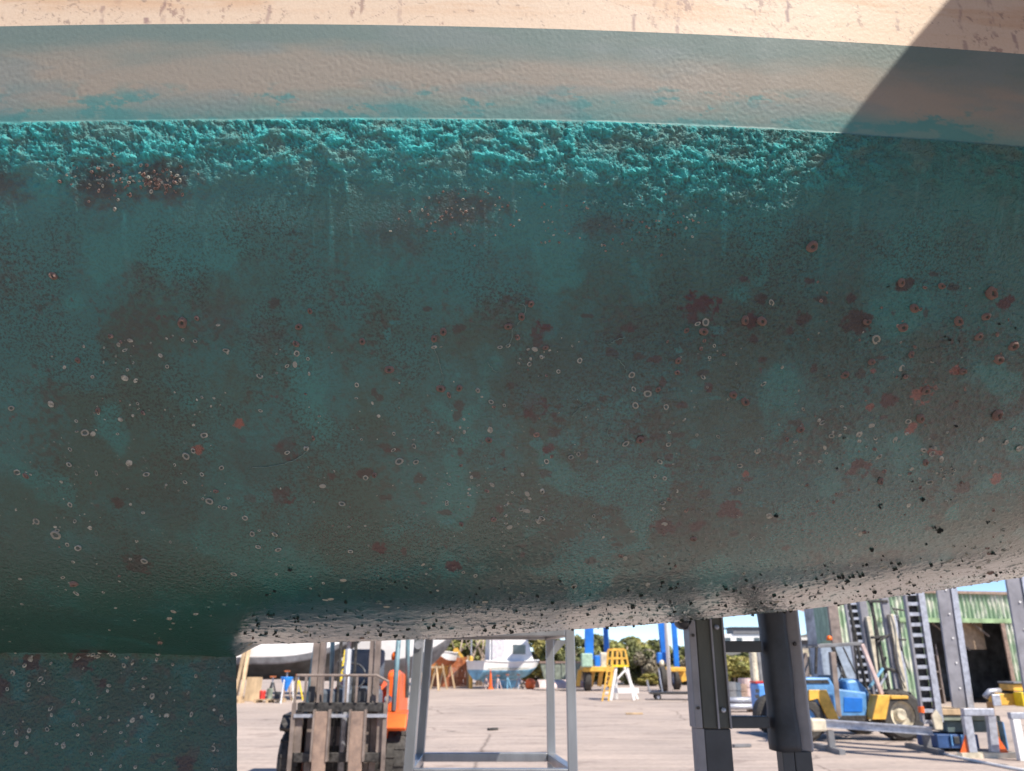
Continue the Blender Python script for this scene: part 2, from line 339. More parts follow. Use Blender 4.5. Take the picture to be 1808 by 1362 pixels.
for i, (px, py, r_, c, hole) in enumerate([(960,592,.030,RED,1),(943,718,.032,RED,1),(505,795,.028,RED,0),(500,876,.026,RED,0),(1235,545,.042,RED,1),(1515,570,.036,DRK,0),
        (642,835,.016,DRK,0),(1080,625,.015,RED,0),(1250,683,.013,RED,0),(1330,568,.020,RED,0),(1628,697,.030,ORG,1),(1570,708,.022,RED,0),(1515,828,.03,RED,1),(85,1200,.016,DRK,0),
        (232,1195,.009,DRK,0),(1645,797,.014,ORG,0),(1610,758,.016,ORG,0),(1535,720,.011,ORG,0),(1542,655,.008,ORG,0),(350,793,.013,ORG,0),(420,750,.012,ORG,0),(428,776,.012,RED,0),
        (240,995,.034,DRK,0),(800,1000,.022,RED,0),(1690,655,.014,ORG,0),(1750,518,.015,ORG,0),(1145,686,.012,RED,0),(970,790,.014,RED,0),(210,886,.016,DRK,0),(1600,505,.022,DRK,0),
        (1775,535,.018,RED,0),(1330,600,.012,DRK,0),(1660,800,.009,ORG,0),(1318,838,.009,ORG,0),(1170,930,.03,RED,0),(1290,900,.03,RED,0),(1230,930,.02,RED,0),(670,968,.018,RED,0),(350,1350,.014,RED,0),
        (1757,845,.018,ORG,0),(1700,860,.02,DRK,0),(150,1150,.014,DRK,0),(180,1150,.016,DRK,0),(1420,560,.018,DRK,0),(1345,635,.01,DRK,0),(440,880,.014,RED,0),(1500,525,.014,DRK,0)]):
    stain_or_shade(px, py, r_*.70, r_*.62, c, 1.0, i*3, hole)
for i, (px, py, rx, ry, w) in enumerate([(968,590,.014,.012,1),(1052,697,.026,.014,1),(1330,790,.034,.02,.6),(1000,775,.03,.02,.8),(1210,590,.018,.016,.9),(30,705,.045,.03,.6),(1650,540,.05,.05,.6),
        (1580,640,.04,.04,.55),(340,455,.05,.04,.5),(830,480,.08,.06,.6),(480,560,.10,.07,.4),(560,650,.07,.06,.5),(460,780,.06,.03,.7),(440,870,.06,.035,.7),(810,660,.04,.03,.5),(930,700,.03,.02,.6),(1200,690,.05,.02,.5),
        (760,770,.07,.03,.5),(130,960,.06,.03,.6),(1050,970,.09,.03,.6),(700,1010,.1,.03,.5),(1040,410,.05,.05,.4),(1440,480,.06,.05,.4),(50,600,.05,.06,.3)]):
    stain_or_shade(px, py, rx, ry, CLN, w*.7, 50+i*3, soft=.35 if rx < .04 else .8)
for i, (px, py, rx, ry, w) in enumerate([(175,330,.05,.04,.8),(290,325,.055,.035,.8),(810,372,.075,.032,.7),(1060,400,.05,.02,.5),(10,330,.04,.03,.7),(470,600,.03,.03,.4),(700,420,.05,.04,.5),(390,560,.04,.04,.4)]):
    stain_or_shade(px, py, rx, ry, (.036, .020, .018), w, 300+i*3, soft=.8)
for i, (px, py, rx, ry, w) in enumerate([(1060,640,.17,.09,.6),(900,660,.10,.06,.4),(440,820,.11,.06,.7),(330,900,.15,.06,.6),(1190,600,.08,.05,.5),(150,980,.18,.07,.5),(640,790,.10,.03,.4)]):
    stain_or_shade(px, py, rx, ry, (.007, .048, .046), w, 400+i*3, soft=.95)  # broad dark green painted into the colour, standing in for a dark reflection
for i in range(110):
    rr_ = random.Random(i); stain_or_shade(rr_.triangular(350, 1800, 1350), rr_.uniform(480, 1000), rr_.uniform(.004, .013), rr_.uniform(.003, .010), rr_.choice([RED, DRK, DRK, CLN, DRK]), .75, 500+i)
# mix a dull grey-green into the fine crevices between old paint flakes
col = mixc(col, C3((.06, .075, .06)), .35*cr*(1-blob)*sst(.5, .7, fbm(X2*60, S2*60, 131, 3)))
dense = sst(-1.36, -1.30, X2)*sst(1.42, 1.36, X2)
ht = ht*dense
gl = 1.0 + .3*(1-lip) - .60*sst(.25, .75, T2)*(1-.7*sst(-.4, -.9, X2)) + .6*cr
leftk = sst(-.56, -.66, X2); coatw = np.maximum(.98*sst(.66, .86, T2), .9*sst(.26, .72, T2)*sst(-.7, .5, X2))*(1-.85*leftk)
relief = .42 - .35*(1-lip) + .75*sst(-.3, .5, X2 + .5*(T2-.5))*lip; relief = relief*(1 - .90*sst(.60, .90, T2 + .10*sst(.2, 1.0, X2))*(1-.8*leftk)) + .25*cr
speck = (.08 + .92*lip*sst(.05, .16, below)*(1-.35*sst(.5, .8, T2)))*(.35+.65*sst(.40, .60, fbm(X2*6, S2*6, 141, 4)))

XX, YY, ZZ = X2 + N[..., 0]*ht, Y0 + N[..., 1]*ht, Z0 + N[..., 2]*ht
# meet the far side exactly at the centre line
boat = thing('sailing_yacht', 'weathered yacht hull with flaking teal antifouling propped up close overhead', 'boat', (0, YC, 0))
def loc(o): o.location = (0, -YC, 0); return o
Xf, Tf = np.meshgrid(XS, np.linspace(1, 0, 60)); Yf, Zf, _, _ = section(Xf, Tf, 1); Zf = Zf - fillet(Xf, Yf); Yf = 2*YC - Yf
cf = np.broadcast_to(C3((.03, .15, .155)), (*Xf.shape, 3))
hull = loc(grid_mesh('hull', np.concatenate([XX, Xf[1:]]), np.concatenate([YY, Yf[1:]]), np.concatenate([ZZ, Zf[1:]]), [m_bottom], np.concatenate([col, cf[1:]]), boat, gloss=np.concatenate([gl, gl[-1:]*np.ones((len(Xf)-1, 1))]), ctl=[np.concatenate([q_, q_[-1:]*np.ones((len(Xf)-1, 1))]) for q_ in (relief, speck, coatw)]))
# topsides
Tt = np.concatenate([np.linspace(0, .80, 12), np.linspace(.81, 1, 75)])
Xt, T3 = np.meshgrid(XS, Tt); Yt, Zt, _, _ = section(Xt, T3, 0); ct = np.broadcast_to(C3((.58, .45, .33)), (*Xt.shape, 3)).copy()
n1 = fbm(Xt*4, Zt*30, 301, 5, .6); ct = mixc(ct, C3((.52, .34, .21)), .75*sst(.42, .66, n1)*sst(ZW+.012, ZW+.04, Zt))
ct = mixc(ct, C3((.22, .13, .11)), .65*sst(.52, .60, fbm(Xt*70, Zt*38, 309, 5, .75))*sst(.60, .68, fbm(Xt*16, Zt*7, 311, 3)))
ct = mixc(ct, C3((.17, .11, .09)), .45*(1-sst(.004, .010, np.abs(fbm(Xt*9, Zt*22, 313, 4)-.5)))*sst(.56, .62, fbm(Xt*6+5, Zt*6, 315, 3)))
ct = mixc(ct, C3((.16, .11, .10)), .55*sst(.66, .75, fbm(Xt*60, Zt*60, 307, 4, .65)))
rg = random.Random(3)
for k in range(46):                                      # drips, scuffs and fine scratches
    x = -1.05 + 2.1*rg.random(); z = ZW + .10*rg.random(); kind = rg.random()
    L = .02 + .05*rg.random(); ang = 0 if kind < .6 else rg.uniform(1.1, 1.45); wd = .0016 + .0035*rg.random() if kind < .6 else .0011
    if kind > .6: L *= 2.5
    px_ = x + .010*(fbm(Zt*30+k, Xt*0, 700+k, 3)-.5) + (np.clip(z-Zt, 0, L))*math.tan(ang)*(1 if k % 2 else -1) + .006*(fbm(Zt*60+k, Xt*0, 400+k, 2)-.5)
    mk = (1-sst(wd*.5, wd*1.3, np.abs(Xt-px_)))*(Zt < z)*(Zt > z-L*(math.cos(ang)+.05))
    ct = mixc(ct, C3((.20, .12, .12)), mk*(.3+.5*rg.random())*sst(.3, .6, fbm(Xt*90, Zt*90, 500+k, 2)))
Yn = Yt - .0012*sst(.93, 1, T3)*0
loc(grid_mesh('topsides', Xt, Yn, Zt, [m_top], ct, boat))
Xu, Tu = np.meshgrid(np.linspace(-5.2, 4.2, 60), np.linspace(0, 1, 12)); Yu, Zu, _, _ = section(Xu, Tu, 0)
loc(grid_mesh('topsides', Xu, 2*YC-Yu, Zu, [m_top], np.broadcast_to(C3((.70, .62, .52)), (*Xu.shape, 3)), boat))
# deck, transom
xs = np.linspace(-5.2, 4.2, 60); yd, zd, _, _ = section(xs, 0*xs, 0)
m_deck = mat('deck_paint', (.6, .58, .54), .6)
d = MB(); n = len(xs); d.add([(x, y-.02-YC, ZDECK+.001) for x, y in zip(xs, yd)] + [(x, 2*YC-y+.02-YC, ZDECK+.001) for x, y in zip(xs, yd)], [(i, i+1, i+1+n, i+n) for i in range(n-1)]); d.build('deck', m_deck, boat)
tp = [(float(a), float(b)) for a, b in zip(*section(np.full(14, 4.2), np.linspace(0, 1, 14), 0)[:2])][:-1] + [(float(a), float(b)) for a, b in zip(*section(np.full(12, 4.2), np.linspace(0, 1, 12), 1)[:2])]
tp = [(y-YC, z) for y, z in tp]; tp2 = tp + [(-y, z) for y, z in tp[::-1][1:]]
d = MB(); d.prism(tp2, 4.19, 4.215, 'x'); d.build('transom', m_deck, boat)
# coachroof
d = MB(); d.prism([(-1.9, ZDECK), (-1.3, ZDECK+.34), (1.5, ZDECK+.40), (1.75, ZDECK)], -.5, .5, 'y'); d.build('cabin', m_deck, boat, bevel=.03)
# keel: a foil-shaped fin whose trailing edge is at the right
def keel_x(z): return -.598 - .028*(z-1.23)/.22 + .006*(fbm(z*9, z*0+2, 640, 4, .6)-.5)
kz = np.concatenate([np.linspace(1.50, 1.46, 20), np.linspace(1.457, 1.05, 186), np.linspace(1.02, .42, 8)]); ku = np.concatenate([np.array([0, .0006, .002, .005, .01]), np.linspace(.013, .80, 330), np.linspace(.85, 2.3, 16)])
KU, KZ = np.meshgrid(ku, kz)
thick = .016 + .075*np.sqrt(np.clip(KU/2.3, 0, 1)) ; thick = thick*np.sqrt(np.clip(1-((KU-1.6)/.72).clip(0, 1)**2, 0, 1)); thick = thick*sst(-.004, .012, KU)*np.clip(KU/.004, .0, 1)**.5
KX = keel_x(KZ) - KU - .045*sst(1.44, 1.49, KZ)*0
kh = .0011*sst(.58, .72, fbm(KX*70, KZ*70, 601, 3)) + .005*(fbm(KX*5, KZ*5, 603, 3)-.5) + .0008*(fbm(KX*150, KZ*150, 607, 2)-.5)
kh += .012*sst(1.455, 1.475, KZ)*np.clip(KU/.05, 0, 1)
kc = mixc(np.broadcast_to(C3((.005, .064, .046)), (*KX.shape, 3)), C3((.012, .046, .032)), sst(.4, .62, fbm(KX*7, KZ*7, 611, 5)))
kc = mixc(kc, C3((.007, .088, .080)), .8*sst(.54, .62, fbm(KX*10, KZ*10, 617, 5)))
kc = mixc(kc, C3((.012, .045, .04)), .6*sst(.08, .02, KU))
kc = mixc(kc, C3((.05, .035, .028)), .5*sst(.56, .7, fbm(KX*28, KZ*28, 621, 4)))
for kx_, kz_, kr_ in ((-1.12, 1.40, .022), (-.90, 1.405, .011), (-.95, 1.462, .03), (-.70, 1.245, .022), (-1.06, 1.45, .02)):
    dd = np.sqrt((KX-kx_)**2 + (KZ-kz_)**2)/kr_ + 1.6*(fbm(KX*60, KZ*60, 650, 4, .6)-.5); kc = mixc(kc, C3((.026, .014, .013)), .95*(1-sst(.8, 1.0, dd)))
KY = YC - thick - kh*np.clip(KU/.01, 0, 1)
keel = loc(grid_mesh('keel', KX, KY, KZ, [m_bottom], kc, boat))
k2 = MB(); st = np.linspace(0, 2.3, 24)
loc(grid_mesh('keel', KX[::12, ::6], 2*YC-(YC-thick[::12, ::6]), KZ[::12, ::6], [m_bottom], kc[::12, ::6], boat))

# barnacles on the hull
m_shell = mat('barnacle_shell', (.33, .32, .27), .7, var=.3, scale=180, bump=.5, bscale=900)
m_shellp = mat('barnacle_pink', (.26, .17, .14), .7, var=.35, scale=260, bump=.6, bscale=900)
m_pit = mat('barnacle_pit', (.06, .085, .08), .8)
m_dark = mat('barnacle_dark_growth', (.04, .045, .038), .9, var=.4, scale=200, bump=1, bscale=700)
m_tube = mat('tube_worm_case', (.11, .17, .15), .7, scale=200)
def barn_geo(mb, kind, rnd, M):
    n = 12; prof = {'ring': [(1, 0), (.97, .16), (.80, .24), (.62, .16), (.55, .06)], 'disc': [(1, 0), (.95, .10), (.7, .13), (.35, .10), (.12, .08)], 'cone': [(1, 0), (.90, .16), (.62, .40), (.44, .42), (.30, .16)]}[kind]
    el = rnd.uniform(.55, 1); ph = rnd.uniform(0, 6.28); jit = [.97 + .12*math.sin(2*math.pi*j/n*2+ph) + rnd.uniform(-.06, .06) for j in range(n)]; hz_ = rnd.uniform(.5, 1.5); gap = rnd.randint(0, n-1) if rnd.random() < .35 else None; gw = rnd.randint(2, 5); vs = []; fs = []
    for r_, h_ in prof:
        for j in range(n):
            a = 2*math.pi*j/n; vs.append(M @ Vector((r_*math.cos(a)*jit[j], r_*math.sin(a)*jit[j]*el, h_*hz_*rnd.uniform(.7, 1.25)*(1.35 if j < 5 else 1)*(.12 if gap is not None and (j-gap) % n < gw else 1))))
    for i in range(len(prof)-1):
        for j in range(n): fs.append((i*n+j, i*n+(j+1) % n, (i+1)*n+(j+1) % n, (i+1)*n+j))
    mb.cur = 0; mb.add(vs, fs)
    c = M @ Vector((0, 0, prof[-1][1]*.8)); mb.cur = 1; k = len(mb.v)
    mb.add([vs[(len(prof)-1)*n+j] for j in range(n)] + [c], [(j, (j+1) % n, n) for j in range(n)]); mb.cur = 0
def clump_geo(mb, rnd, M):
    for _ in range(rnd.randint(5, 9)):
        c = Vector((rnd.uniform(-.7, .7), rnd.uniform(-.7, .7), rnd.uniform(.0, .5))); r_ = rnd.uniform(.25, .5); vs = []; fs = []
        for i, (a, b) in enumerate([(0, 1), (.7, .7), (1, .0), (.6, -.6)]):
            for j in range(7): t = 2*math.pi*(j+.5*i)/7; k = r_*rnd.uniform(.75, 1.25); vs.append(M @ (c + Vector((a*math.cos(t)*k, a*math.sin(t)*k, b*k))))
        for i in range(3):
            for j in range(7): fs.append((i*7+j, i*7+(j+1) % 7, (i+1)*7+(j+1) % 7, (i+1)*7+j))
        mb.add(vs, fs)
rb = random.Random(11); variants = []
def var_mesh(name, kind, mats_, seed):
    mb = MB(); r = random.Random(seed)
    clump_geo(mb, r, Matrix()) if kind == 'clump' else barn_geo(mb, kind, r, Matrix())
    me = bpy.data.meshes.new(name); me.from_pydata(mb.v, [], mb.f)
    for m in mats_: me.materials.append(m)
    me.polygons.foreach_set('material_index', mb.mi); me.polygons.foreach_set('use_smooth', [True]*len(mb.f)); return me
VM = {'disc': [var_mesh('barnacle', 'disc', [m_shell, m_shell], 60)], 'ring': [var_mesh('barnacle', 'ring', [m_shell, m_pit], i) for i in range(4)], 'cone': [var_mesh('barnacle', 'cone', [m_shellp, m_pit], 20+i) for i in range(4)],
      'clump': [var_mesh('barnacle', 'clump', [m_dark], 40+i) for i in range(4)]}
Pw = np.stack([XX, YY, ZZ], -1)
def surf(r, c): return Vector(Pw[r, c]), Vector(N[r, c])
def frame(p, nrm, size, rnd, sink=.0):
    q = nrm.to_track_quat('Z', 'Y').to_matrix().to_4x4()
    return Matrix.Translation(p - nrm*sink*size) @ q @ Matrix.Rotation(rnd.uniform(0, 6.28), 4, 'Z') @ Matrix.Scale(size, 4)
spots = []
for px, py, s_, k in [(95,487,9,'cone'),(323,570,10,'cone'),(347,562,6,'cone'),(528,577,7,'cone'),(548,550,7,'cone'),(398,618,6,'ring'),(640,603,7,'cone'),(688,653,9,'cone'),(458,665,6,'ring'),(630,681,5,'ring'),
        (150,765,7,'ring'),(328,806,7,'ring'),(360,770,6,'ring'),(340,796,5,'ring'),(124,793,4,'ring'),(122,820,5,'ring'),(170,836,5,'ring'),(258,838,6,'ring'),(390,826,5,'ring'),(508,800,6,'ring'),(553,775,5,'cone'),(540,793,6,'cone'),
        (778,687,9,'cone'),(810,686,7,'cone'),(843,690,6,'cone'),(782,585,8,'cone'),(765,598,7,'cone'),(766,612,6,'cone'),(897,577,8,'cone'),(922,560,8,'cone'),(938,538,7,'cone'),(913,595,6,'cone'),(896,611,5,'ring'),(883,613,5,'ring'),
        (963,615,7,'cone'),(1023,637,6,'ring'),(986,657,5,'ring'),(1115,662,7,'ring'),(1118,687,6,'ring'),(1143,695,8,'ring'),(1163,688,7,'cone'),(1123,716,7,'ring'),(1198,638,7,'cone'),(1196,658,6,'cone'),(1175,719,6,'ring'),(1240,666,6,'ring'),
        (1547,600,9,'ring'),(1362,534,7,'ring'),(1315,565,11,'cone'),(1345,568,10,'cone'),(1433,435,11,'cone'),(1595,578,9,'cone'),(1750,518,11,'cone'),(1530,568,9,'cone'),(1662,505,8,'cone'),(1592,500,8,'cone'),(1615,545,11,'cone'),(1693,567,9,'cone'),
        (1247,570,8,'ring'),(1232,572,6,'ring'),(1243,585,9,'cone'),(1213,585,7,'cone'),(1492,662,10,'cone'),(1348,679,6,'ring'),(1315,710,11,'cone'),(1295,697,8,'cone'),(1452,746,7,'ring'),(1413,758,8,'cone'),(1700,656,9,'cone'),(1762,635,10,'cone'),(1788,610,9,'cone'),
        (1728,595,8,'cone'),(1740,560,8,'cone'),(1760,733,10,'cone'),(1603,745,6,'ring'),(1625,740,9,'cone'),(1540,640,7,'cone'),(1555,850,8,'cone'),(1608,625,8,'cone'),(1635,690,8,'cone'),(1307,823,6,'ring'),(1170,888,6,'ring'),(1130,777,8,'cone'),(1180,785,6,'ring'),
        (1105,784,8,'ring'),(1165,815,6,'ring'),(965,815,6,'ring'),(863,777,7,'cone'),(948,768,6,'cone'),(730,787,6,'ring'),(705,815,8,'ring'),(735,815,7,'ring'),(695,795,5,'ring'),(603,890,7,'ring'),(645,845,6,'ring'),(660,840,7,'cone'),(445,943,7,'ring'),(485,944,6,'ring'),(455,965,6,'ring'),(492,969,6,'ring'),(99,945,9,'ring'),(130,1030,7,'cone'),
        (135,1048,6,'ring'),(95,1190,6,'ring'),(130,1205,6,'cone'),(65,920,6,'ring'),(370,886,7,'ring'),(397,896,6,'ring'),(433,915,6,'ring'),(1485,1018,10,'clump'),(1503,1018,8,'clump'),(1520,1016,9,'clump'),(1555,895,7,'clump'),(1660,937,9,'clump'),(1370,912,8,'clump'),(1630,880,8,'clump')]:
    spots.append((px, py, s_, k))
nfix = len(spots)
cen = [(rb.uniform(0, 1808), rb.uniform(600, 1080)) for _ in range(34)]
for _ in range(760):                                     # scattered and clustered small ones, denser low and to the left
    if rb.random() < .45: px = rb.uniform(0, 1808); py = 600 + 540*rb.random()**.8
    else: c_ = rb.choice(cen); px, py = c_[0]+38*rb.gauss(0, 1), c_[1]+20*rb.gauss(0, 1)
    if rb.random() < .4 and px < 520 and py < 850: continue
    spots.append((px, py, rb.choice([1.2, 1.2, 1.5, 1.6, 2, 2, 2.5, 3, 3.5, 4, 5, 6.5]), rb.choice(['ring', 'disc', 'disc', 'ring', 'cone'])))
for _ in range(70): a = rb.gauss(0, 1); spots.append((280+25*a, 320+12*rb.gauss(0, 1), rb.uniform(2, 4.2), 'cone'))
for _ in range(40): spots.append((180+30*rb.gauss(0, 1), 315+18*rb.gauss(0, 1), rb.uniform(2, 4), 'cone'))
for _ in range(60): spots.append((805+55*rb.gauss(0, 1), 370+25*rb.gauss(0, 1), rb.uniform(1.5, 3), 'cone'))
for _ in range(70): spots.append((rb.uniform(950, 1250), 400+30*rb.gauss(0, 1), rb.uniform(1.5, 2.8), 'cone'))
for _ in range(330):                                     # dark growth on the flat of the bottom
    px = rb.uniform(430, 1800); lim = 1125 - 105*max(0, (px-1000)/800)**1.3; spots.append((px, lim - abs(rb.gauss(0, 45)), rb.choice([2, 2.5, 3, 4, 5, 6.5]), 'clump'))
for _ in range(70): spots.append((rb.uniform(1420, 1808), rb.uniform(480, 900), rb.uniform(2, 4.5), rb.choice(['cone', 'cone', 'clump'])))
order = sorted(range(len(spots)), key=lambda i: -spots[i][2])[:100]; big = set(order)
rest = {'disc': MB(), 'ring': MB(), 'cone': MB(), 'pink': MB(), 'clump': MB()}
Wk = np.stack([KX, KY, KZ], -1); kzc = KY*cp + (KZ-CAMZ)*sp; KPX = 904+FPX*KX/kzc; KPY = 681-FPX*((KZ-CAMZ)*cp-KY*sp)/kzc
for i, (px, py, s_, k) in enumerate(spots):
    if px < 400 and py > 1150: continue
    r, c = feat(px, py); p, nr = surf(r, c)
    if (PX[r, c]-px)**2 + (PY[r, c]-py)**2 > 60: continue
    size = s_*.00082*(p-Vector((0, 0, CAMZ))).length/1.25
    if k == 'clump': size *= .62
    if i in big:
        o = bpy.data.objects.new('barnacle', rb.choice(VM[k])); COL.objects.link(o); o.parent = hull
        o.matrix_parent_inverse = Matrix(); o.matrix_local = Matrix.Translation((0, 0, 0)) @ frame(p, nr, size, rb)
        o['group'] = 'barnacles on the hull'
    else: 
        if k == 'clump': clump_geo(rest['clump'], rb, frame(p, nr, size, rb))
        else: barn_geo(rest['pink' if (k == 'cone' and i % 3) else k], k, rb, frame(p, nr, size, rb))
allr = MB()
for k_, off in (('disc', 0), ('ring', 0), ('cone', 0), ('pink', 2), ('clump', 3)):
    b_ = rest[k_]; n0 = len(allr.v); allr.v += b_.v; allr.f += [tuple(i+n0 for i in f) for f in b_.f]; allr.mi += [(m_i if m_i == 1 else off) for m_i in b_.mi]
def raw_obj(mb, name, mats_, parent, kind=None):
    me = bpy.data.meshes.new(name); me.from_pydata(mb.v, [], mb.f)
    for m in mats_: me.materials.append(m)
    me.polygons.foreach_set('material_index', mb.mi); me.polygons.foreach_set('use_smooth', [True]*len(mb.f))
    o = bpy.data.objects.new(name, me); COL.objects.link(o); o.parent = parent
    if kind: o['kind'] = kind
    return o
raw_obj(allr, 'barnacle_growth', [m_shell, m_pit, m_shellp, m_dark], hull, 'stuff')
# barnacles on the keel
kr = MB(); rk = random.Random(5)
for _ in range(95):
    px = rk.uniform(2, 398); py = rk.uniform(1158, 1360); i = np.argmin((KPX-px)**2+(KPY-py)**2); r, c = np.unravel_index(i, KPX.shape)
    barn_geo(kr, rk.choice(['ring', 'disc', 'cone', 'cone']), rk, frame(Vector(Wk[r, c]), Vector((0, -1, 0)), rk.choice([1.5, 2, 2.5, 3, 3.5, 5])*.0013, rk))
for _ in range(26):
    px = 150+60*rk.gauss(0, 1); py = 1155+8*rk.gauss(0, 1); i = np.argmin((KPX-px)**2+(KPY-py)**2); r, c = np.unravel_index(i, KPX.shape)
    barn_geo(kr, 'cone', rk, frame(Vector(Wk[r, c]), Vector((0, -1, .2)), rk.choice([3, 4, 5])*.0013, rk))
raw_obj(kr, 'barnacle_growth', [m_shell, m_pit], keel, 'stuff')
# worm tubes
for pts in [[(770,590),(764,605),(775,640),(782,665),(776,688)], [(912,575),(930,545),(914,535)], [(905,580),(903,600),(893,612)], [(1075,608),(1090,600),(1105,594)], [(1088,632),(1100,645),(1108,660)],
            [(860,640),(868,650),(878,658)], [(545,795),(520,812),(490,822),(440,826)], [(1075,750),(1073,765),(1078,775)], [(1010,735),(1025,720),(1035,712)]]:
    q = []; pp = [pts[0]] + pts + [pts[-1]]
    for i in range(1, len(pp)-2):
        for t in np.linspace(0, 1, 7)[:-1]:
            f = [.5*((2*pp[i][k])+(-pp[i-1][k]+pp[i+1][k])*t+(2*pp[i-1][k]-5*pp[i][k]+4*pp[i+1][k]-pp[i+2][k])*t*t+(-pp[i-1][k]+3*pp[i][k]-3*pp[i+1][k]+pp[i+2][k])*t**3) for k in (0, 1)]
            q.append((f[0]+rb.uniform(-1.2, 1.2), f[1]))
    w = []
    for px, py in q: r, c = feat(px, py); p, nr = surf(r, c); w.append(p + nr*.0008)
    MB().tube(w, .0009, 6, .0006).build('worm_tube', m_tube, hull, smooth=True)

# ---------------- unseen board, added to throw the slanting shadow on the hull ----------------
m_ply = mat('shadow_board_ply', (.35, .33, .30), .7)
def on_hull(px, py): r, c = feat(px, py); return Vector(Pw[r, c])
e0 = on_hull(1593, 95); e2 = on_hull(1460, 265)
A = e0 + sdir*.9; B_ = e2 + sdir*.8
edge = (B_-A).normalized(); away = Vector((1, .0, 0)); away = (away - edge*away.dot(edge)).normalized()
away = Vector((.80, -.45, .05)); away = (away - edge*away.dot(edge)).normalized()
A2 = A - edge*.8; B2 = B_ + edge*.55
screen = thing('shadow_board', 'plywood board added beside the camera, out of view, to shade the hull', 'board', (A.x, A.y, 0))
pm = MB(); off = -Vector((A.x, A.y, 0)); nn_ = edge.cross(away).normalized()*.009
c4 = [A2, B2, B2+away*1.0, A2+away*1.0]
pm.add([p+off+nn_ for p in c4]+[p+off-nn_ for p in c4], [(0,1,2,3),(7,6,5,4),(0,4,5,1),(1,5,6,2),(2,6,7,3),(3,7,4,0)]); pm.build('shadow_board_panel', m_ply, screen)
pm = MB(); q = B2+away*.95; pm.bar(q+off, Vector((q.x, q.y, 0))+off, .05); pm.build('leg', m_ply, screen)  # leg of the added shadow board
pm = MB(); q = A2+away*.95; pm.bar(q+off, Vector((q.x, q.y, 0))+off, .05); pm.build('leg', m_ply, screen)  # leg of the added shadow board
# ---------------- yard materials ----------------
m_alu = mat('brushed_aluminium', (.42, .43, .45), .38, .85, var=.12, scale=6, stretch=(1, 1, .2))
m_galv = mat('galvanised_steel', (.46, .47, .52), .5, .55, var=.15, scale=14)
m_blk = mat('black_painted_steel', (.045, .048, .055), .5, 0, var=.15, scale=6, bump=.05)
m_blkworn = mat('worn_olive_black_steel', (.085, .088, .078), .5, .2, var=.2, scale=7, bump=.1, stretch=(1, 1, .3))
m_greyst = mat('grey_primer_steel', (.26, .25, .27), .5, .2, var=.12, scale=5, bump=.1)
m_pad = mat('black_rubber_pad', (.032, .036, .045), .62, var=.3, scale=6, bump=.2, bscale=20)
m_white = mat('white_hull_paint', (.80, .78, .76), .35, var=.05, scale=2)
m_cream = mat('cream_paint', (.62, .55, .42), .5, var=.2, scale=5)
m_lblue = mat('light_blue_antifouling', (.20, .44, .62), .5, var=.25, scale=3)
m_dbot = mat('dark_antifouling', (.035, .04, .045), .6, var=.3, scale=3)
m_greyb = mat('grey_bottom_paint', (.17, .17, .18), .6, var=.2, scale=3)
m_orange = mat('orange_paint', (.80, .13, .02), .4, var=.15, scale=5)
m_yel = mat('yellow_paint', (.74, .42, .07), .45, var=.15, scale=6)
m_byel = mat('bright_yellow_paint', (.85, .60, .02), .45, var=.12, scale=6)
m_blue = mat('blue_paint', (.12, .30, .58), .45, var=.2, scale=5)
m_bblue = mat('travel_lift_blue', (.015, .17, .62), .45, var=.12, scale=2)
m_rust = mat('rusty_steel', (.34, .235, .18), .8, var=.35, scale=9, bump=.3, col2=(.17, .12, .10))
m_worn = mat('worn_brown_steel', (.24, .19, .165), .6, .2, var=.22, scale=5, bump=.2)
m_tyre = mat('tyre_rubber', (.055, .05, .046), .85, var=.25, scale=20, bump=.2)
m_dkst = mat('dark_grease_steel', (.06, .055, .052), .6, .3, var=.4, scale=20)
m_timber = mat('pale_timber', (.50, .36, .22), .8, var=.2, scale=5, stretch=(1, 1, .2))
m_fence = mat('orange_brown_timber', (.42, .13, .05), .8, var=.25, scale=4)
m_glass = mat('window_glass', (.05, .06, .07), .1, spec=.8)
m_amber = mat('amber_lens', (.9, .16, .01), .3)
m_teals = mat('teal_grey_steel', (.14, .24, .28), .5, var=.2, scale=6)
m_conc = mat('old_concrete', (.33, .29, .27), .9, var=.2, scale=3)
m_seat = mat('grey_vinyl', (.10, .12, .15), .5)
m_red = mat('red_paint', (.6, .04, .03), .45)
m_tarp = mat('grey_green_tarp', (.22, .25, .20), .8, var=.25, scale=4)
m_net = mat('pink_hull_paint', (.6, .45, .42), .5, var=.15, scale=4)

def local(t): b = Vector(t.location); return lambda px, py, Y: P(px, py, Y) - b
# ---------------- aluminium work stand ----------------
b0 = P(868, 1300, 5.0); b0.z = 0
t = thing('work_platform', 'square-tube aluminium work stand with mid-height rails, in front of the white cabin boat', 'work stand', b0)
w = .052; YF, YB = 4.7, 5.45; f0 = P(722, 1360, YF).x-b0.x; f0t = P(741, 1120, YF).x-b0.x; f1 = P(1010, 1300, YF).x-b0.x; g0 = P(742, 1330, YB).x-b0.x; g0t = P(758, 1125, YB).x-b0.x; g1 = P(973, 1300, YB).x-b0.x
H = P(1010, 1107, YF).z; zr = P(850, 1366, YF).z; zb = P(850, 1337, YB).z; yF, yB = YF-b0.y, YB-b0.y
kx = (f0t-f0)/(P(0, 1120, YF).z-P(0, 1360, YF).z)
fz = P(0, 1360, YF).z; gz = P(0, 1330, YB).z; kg = (g0t-g0)/(P(0, 1125, YB).z-gz)
LF = lambda z: (f0 + kx*(z-fz), yF, z); LB = lambda z: (g0 + kg*(z-gz), yB, z)
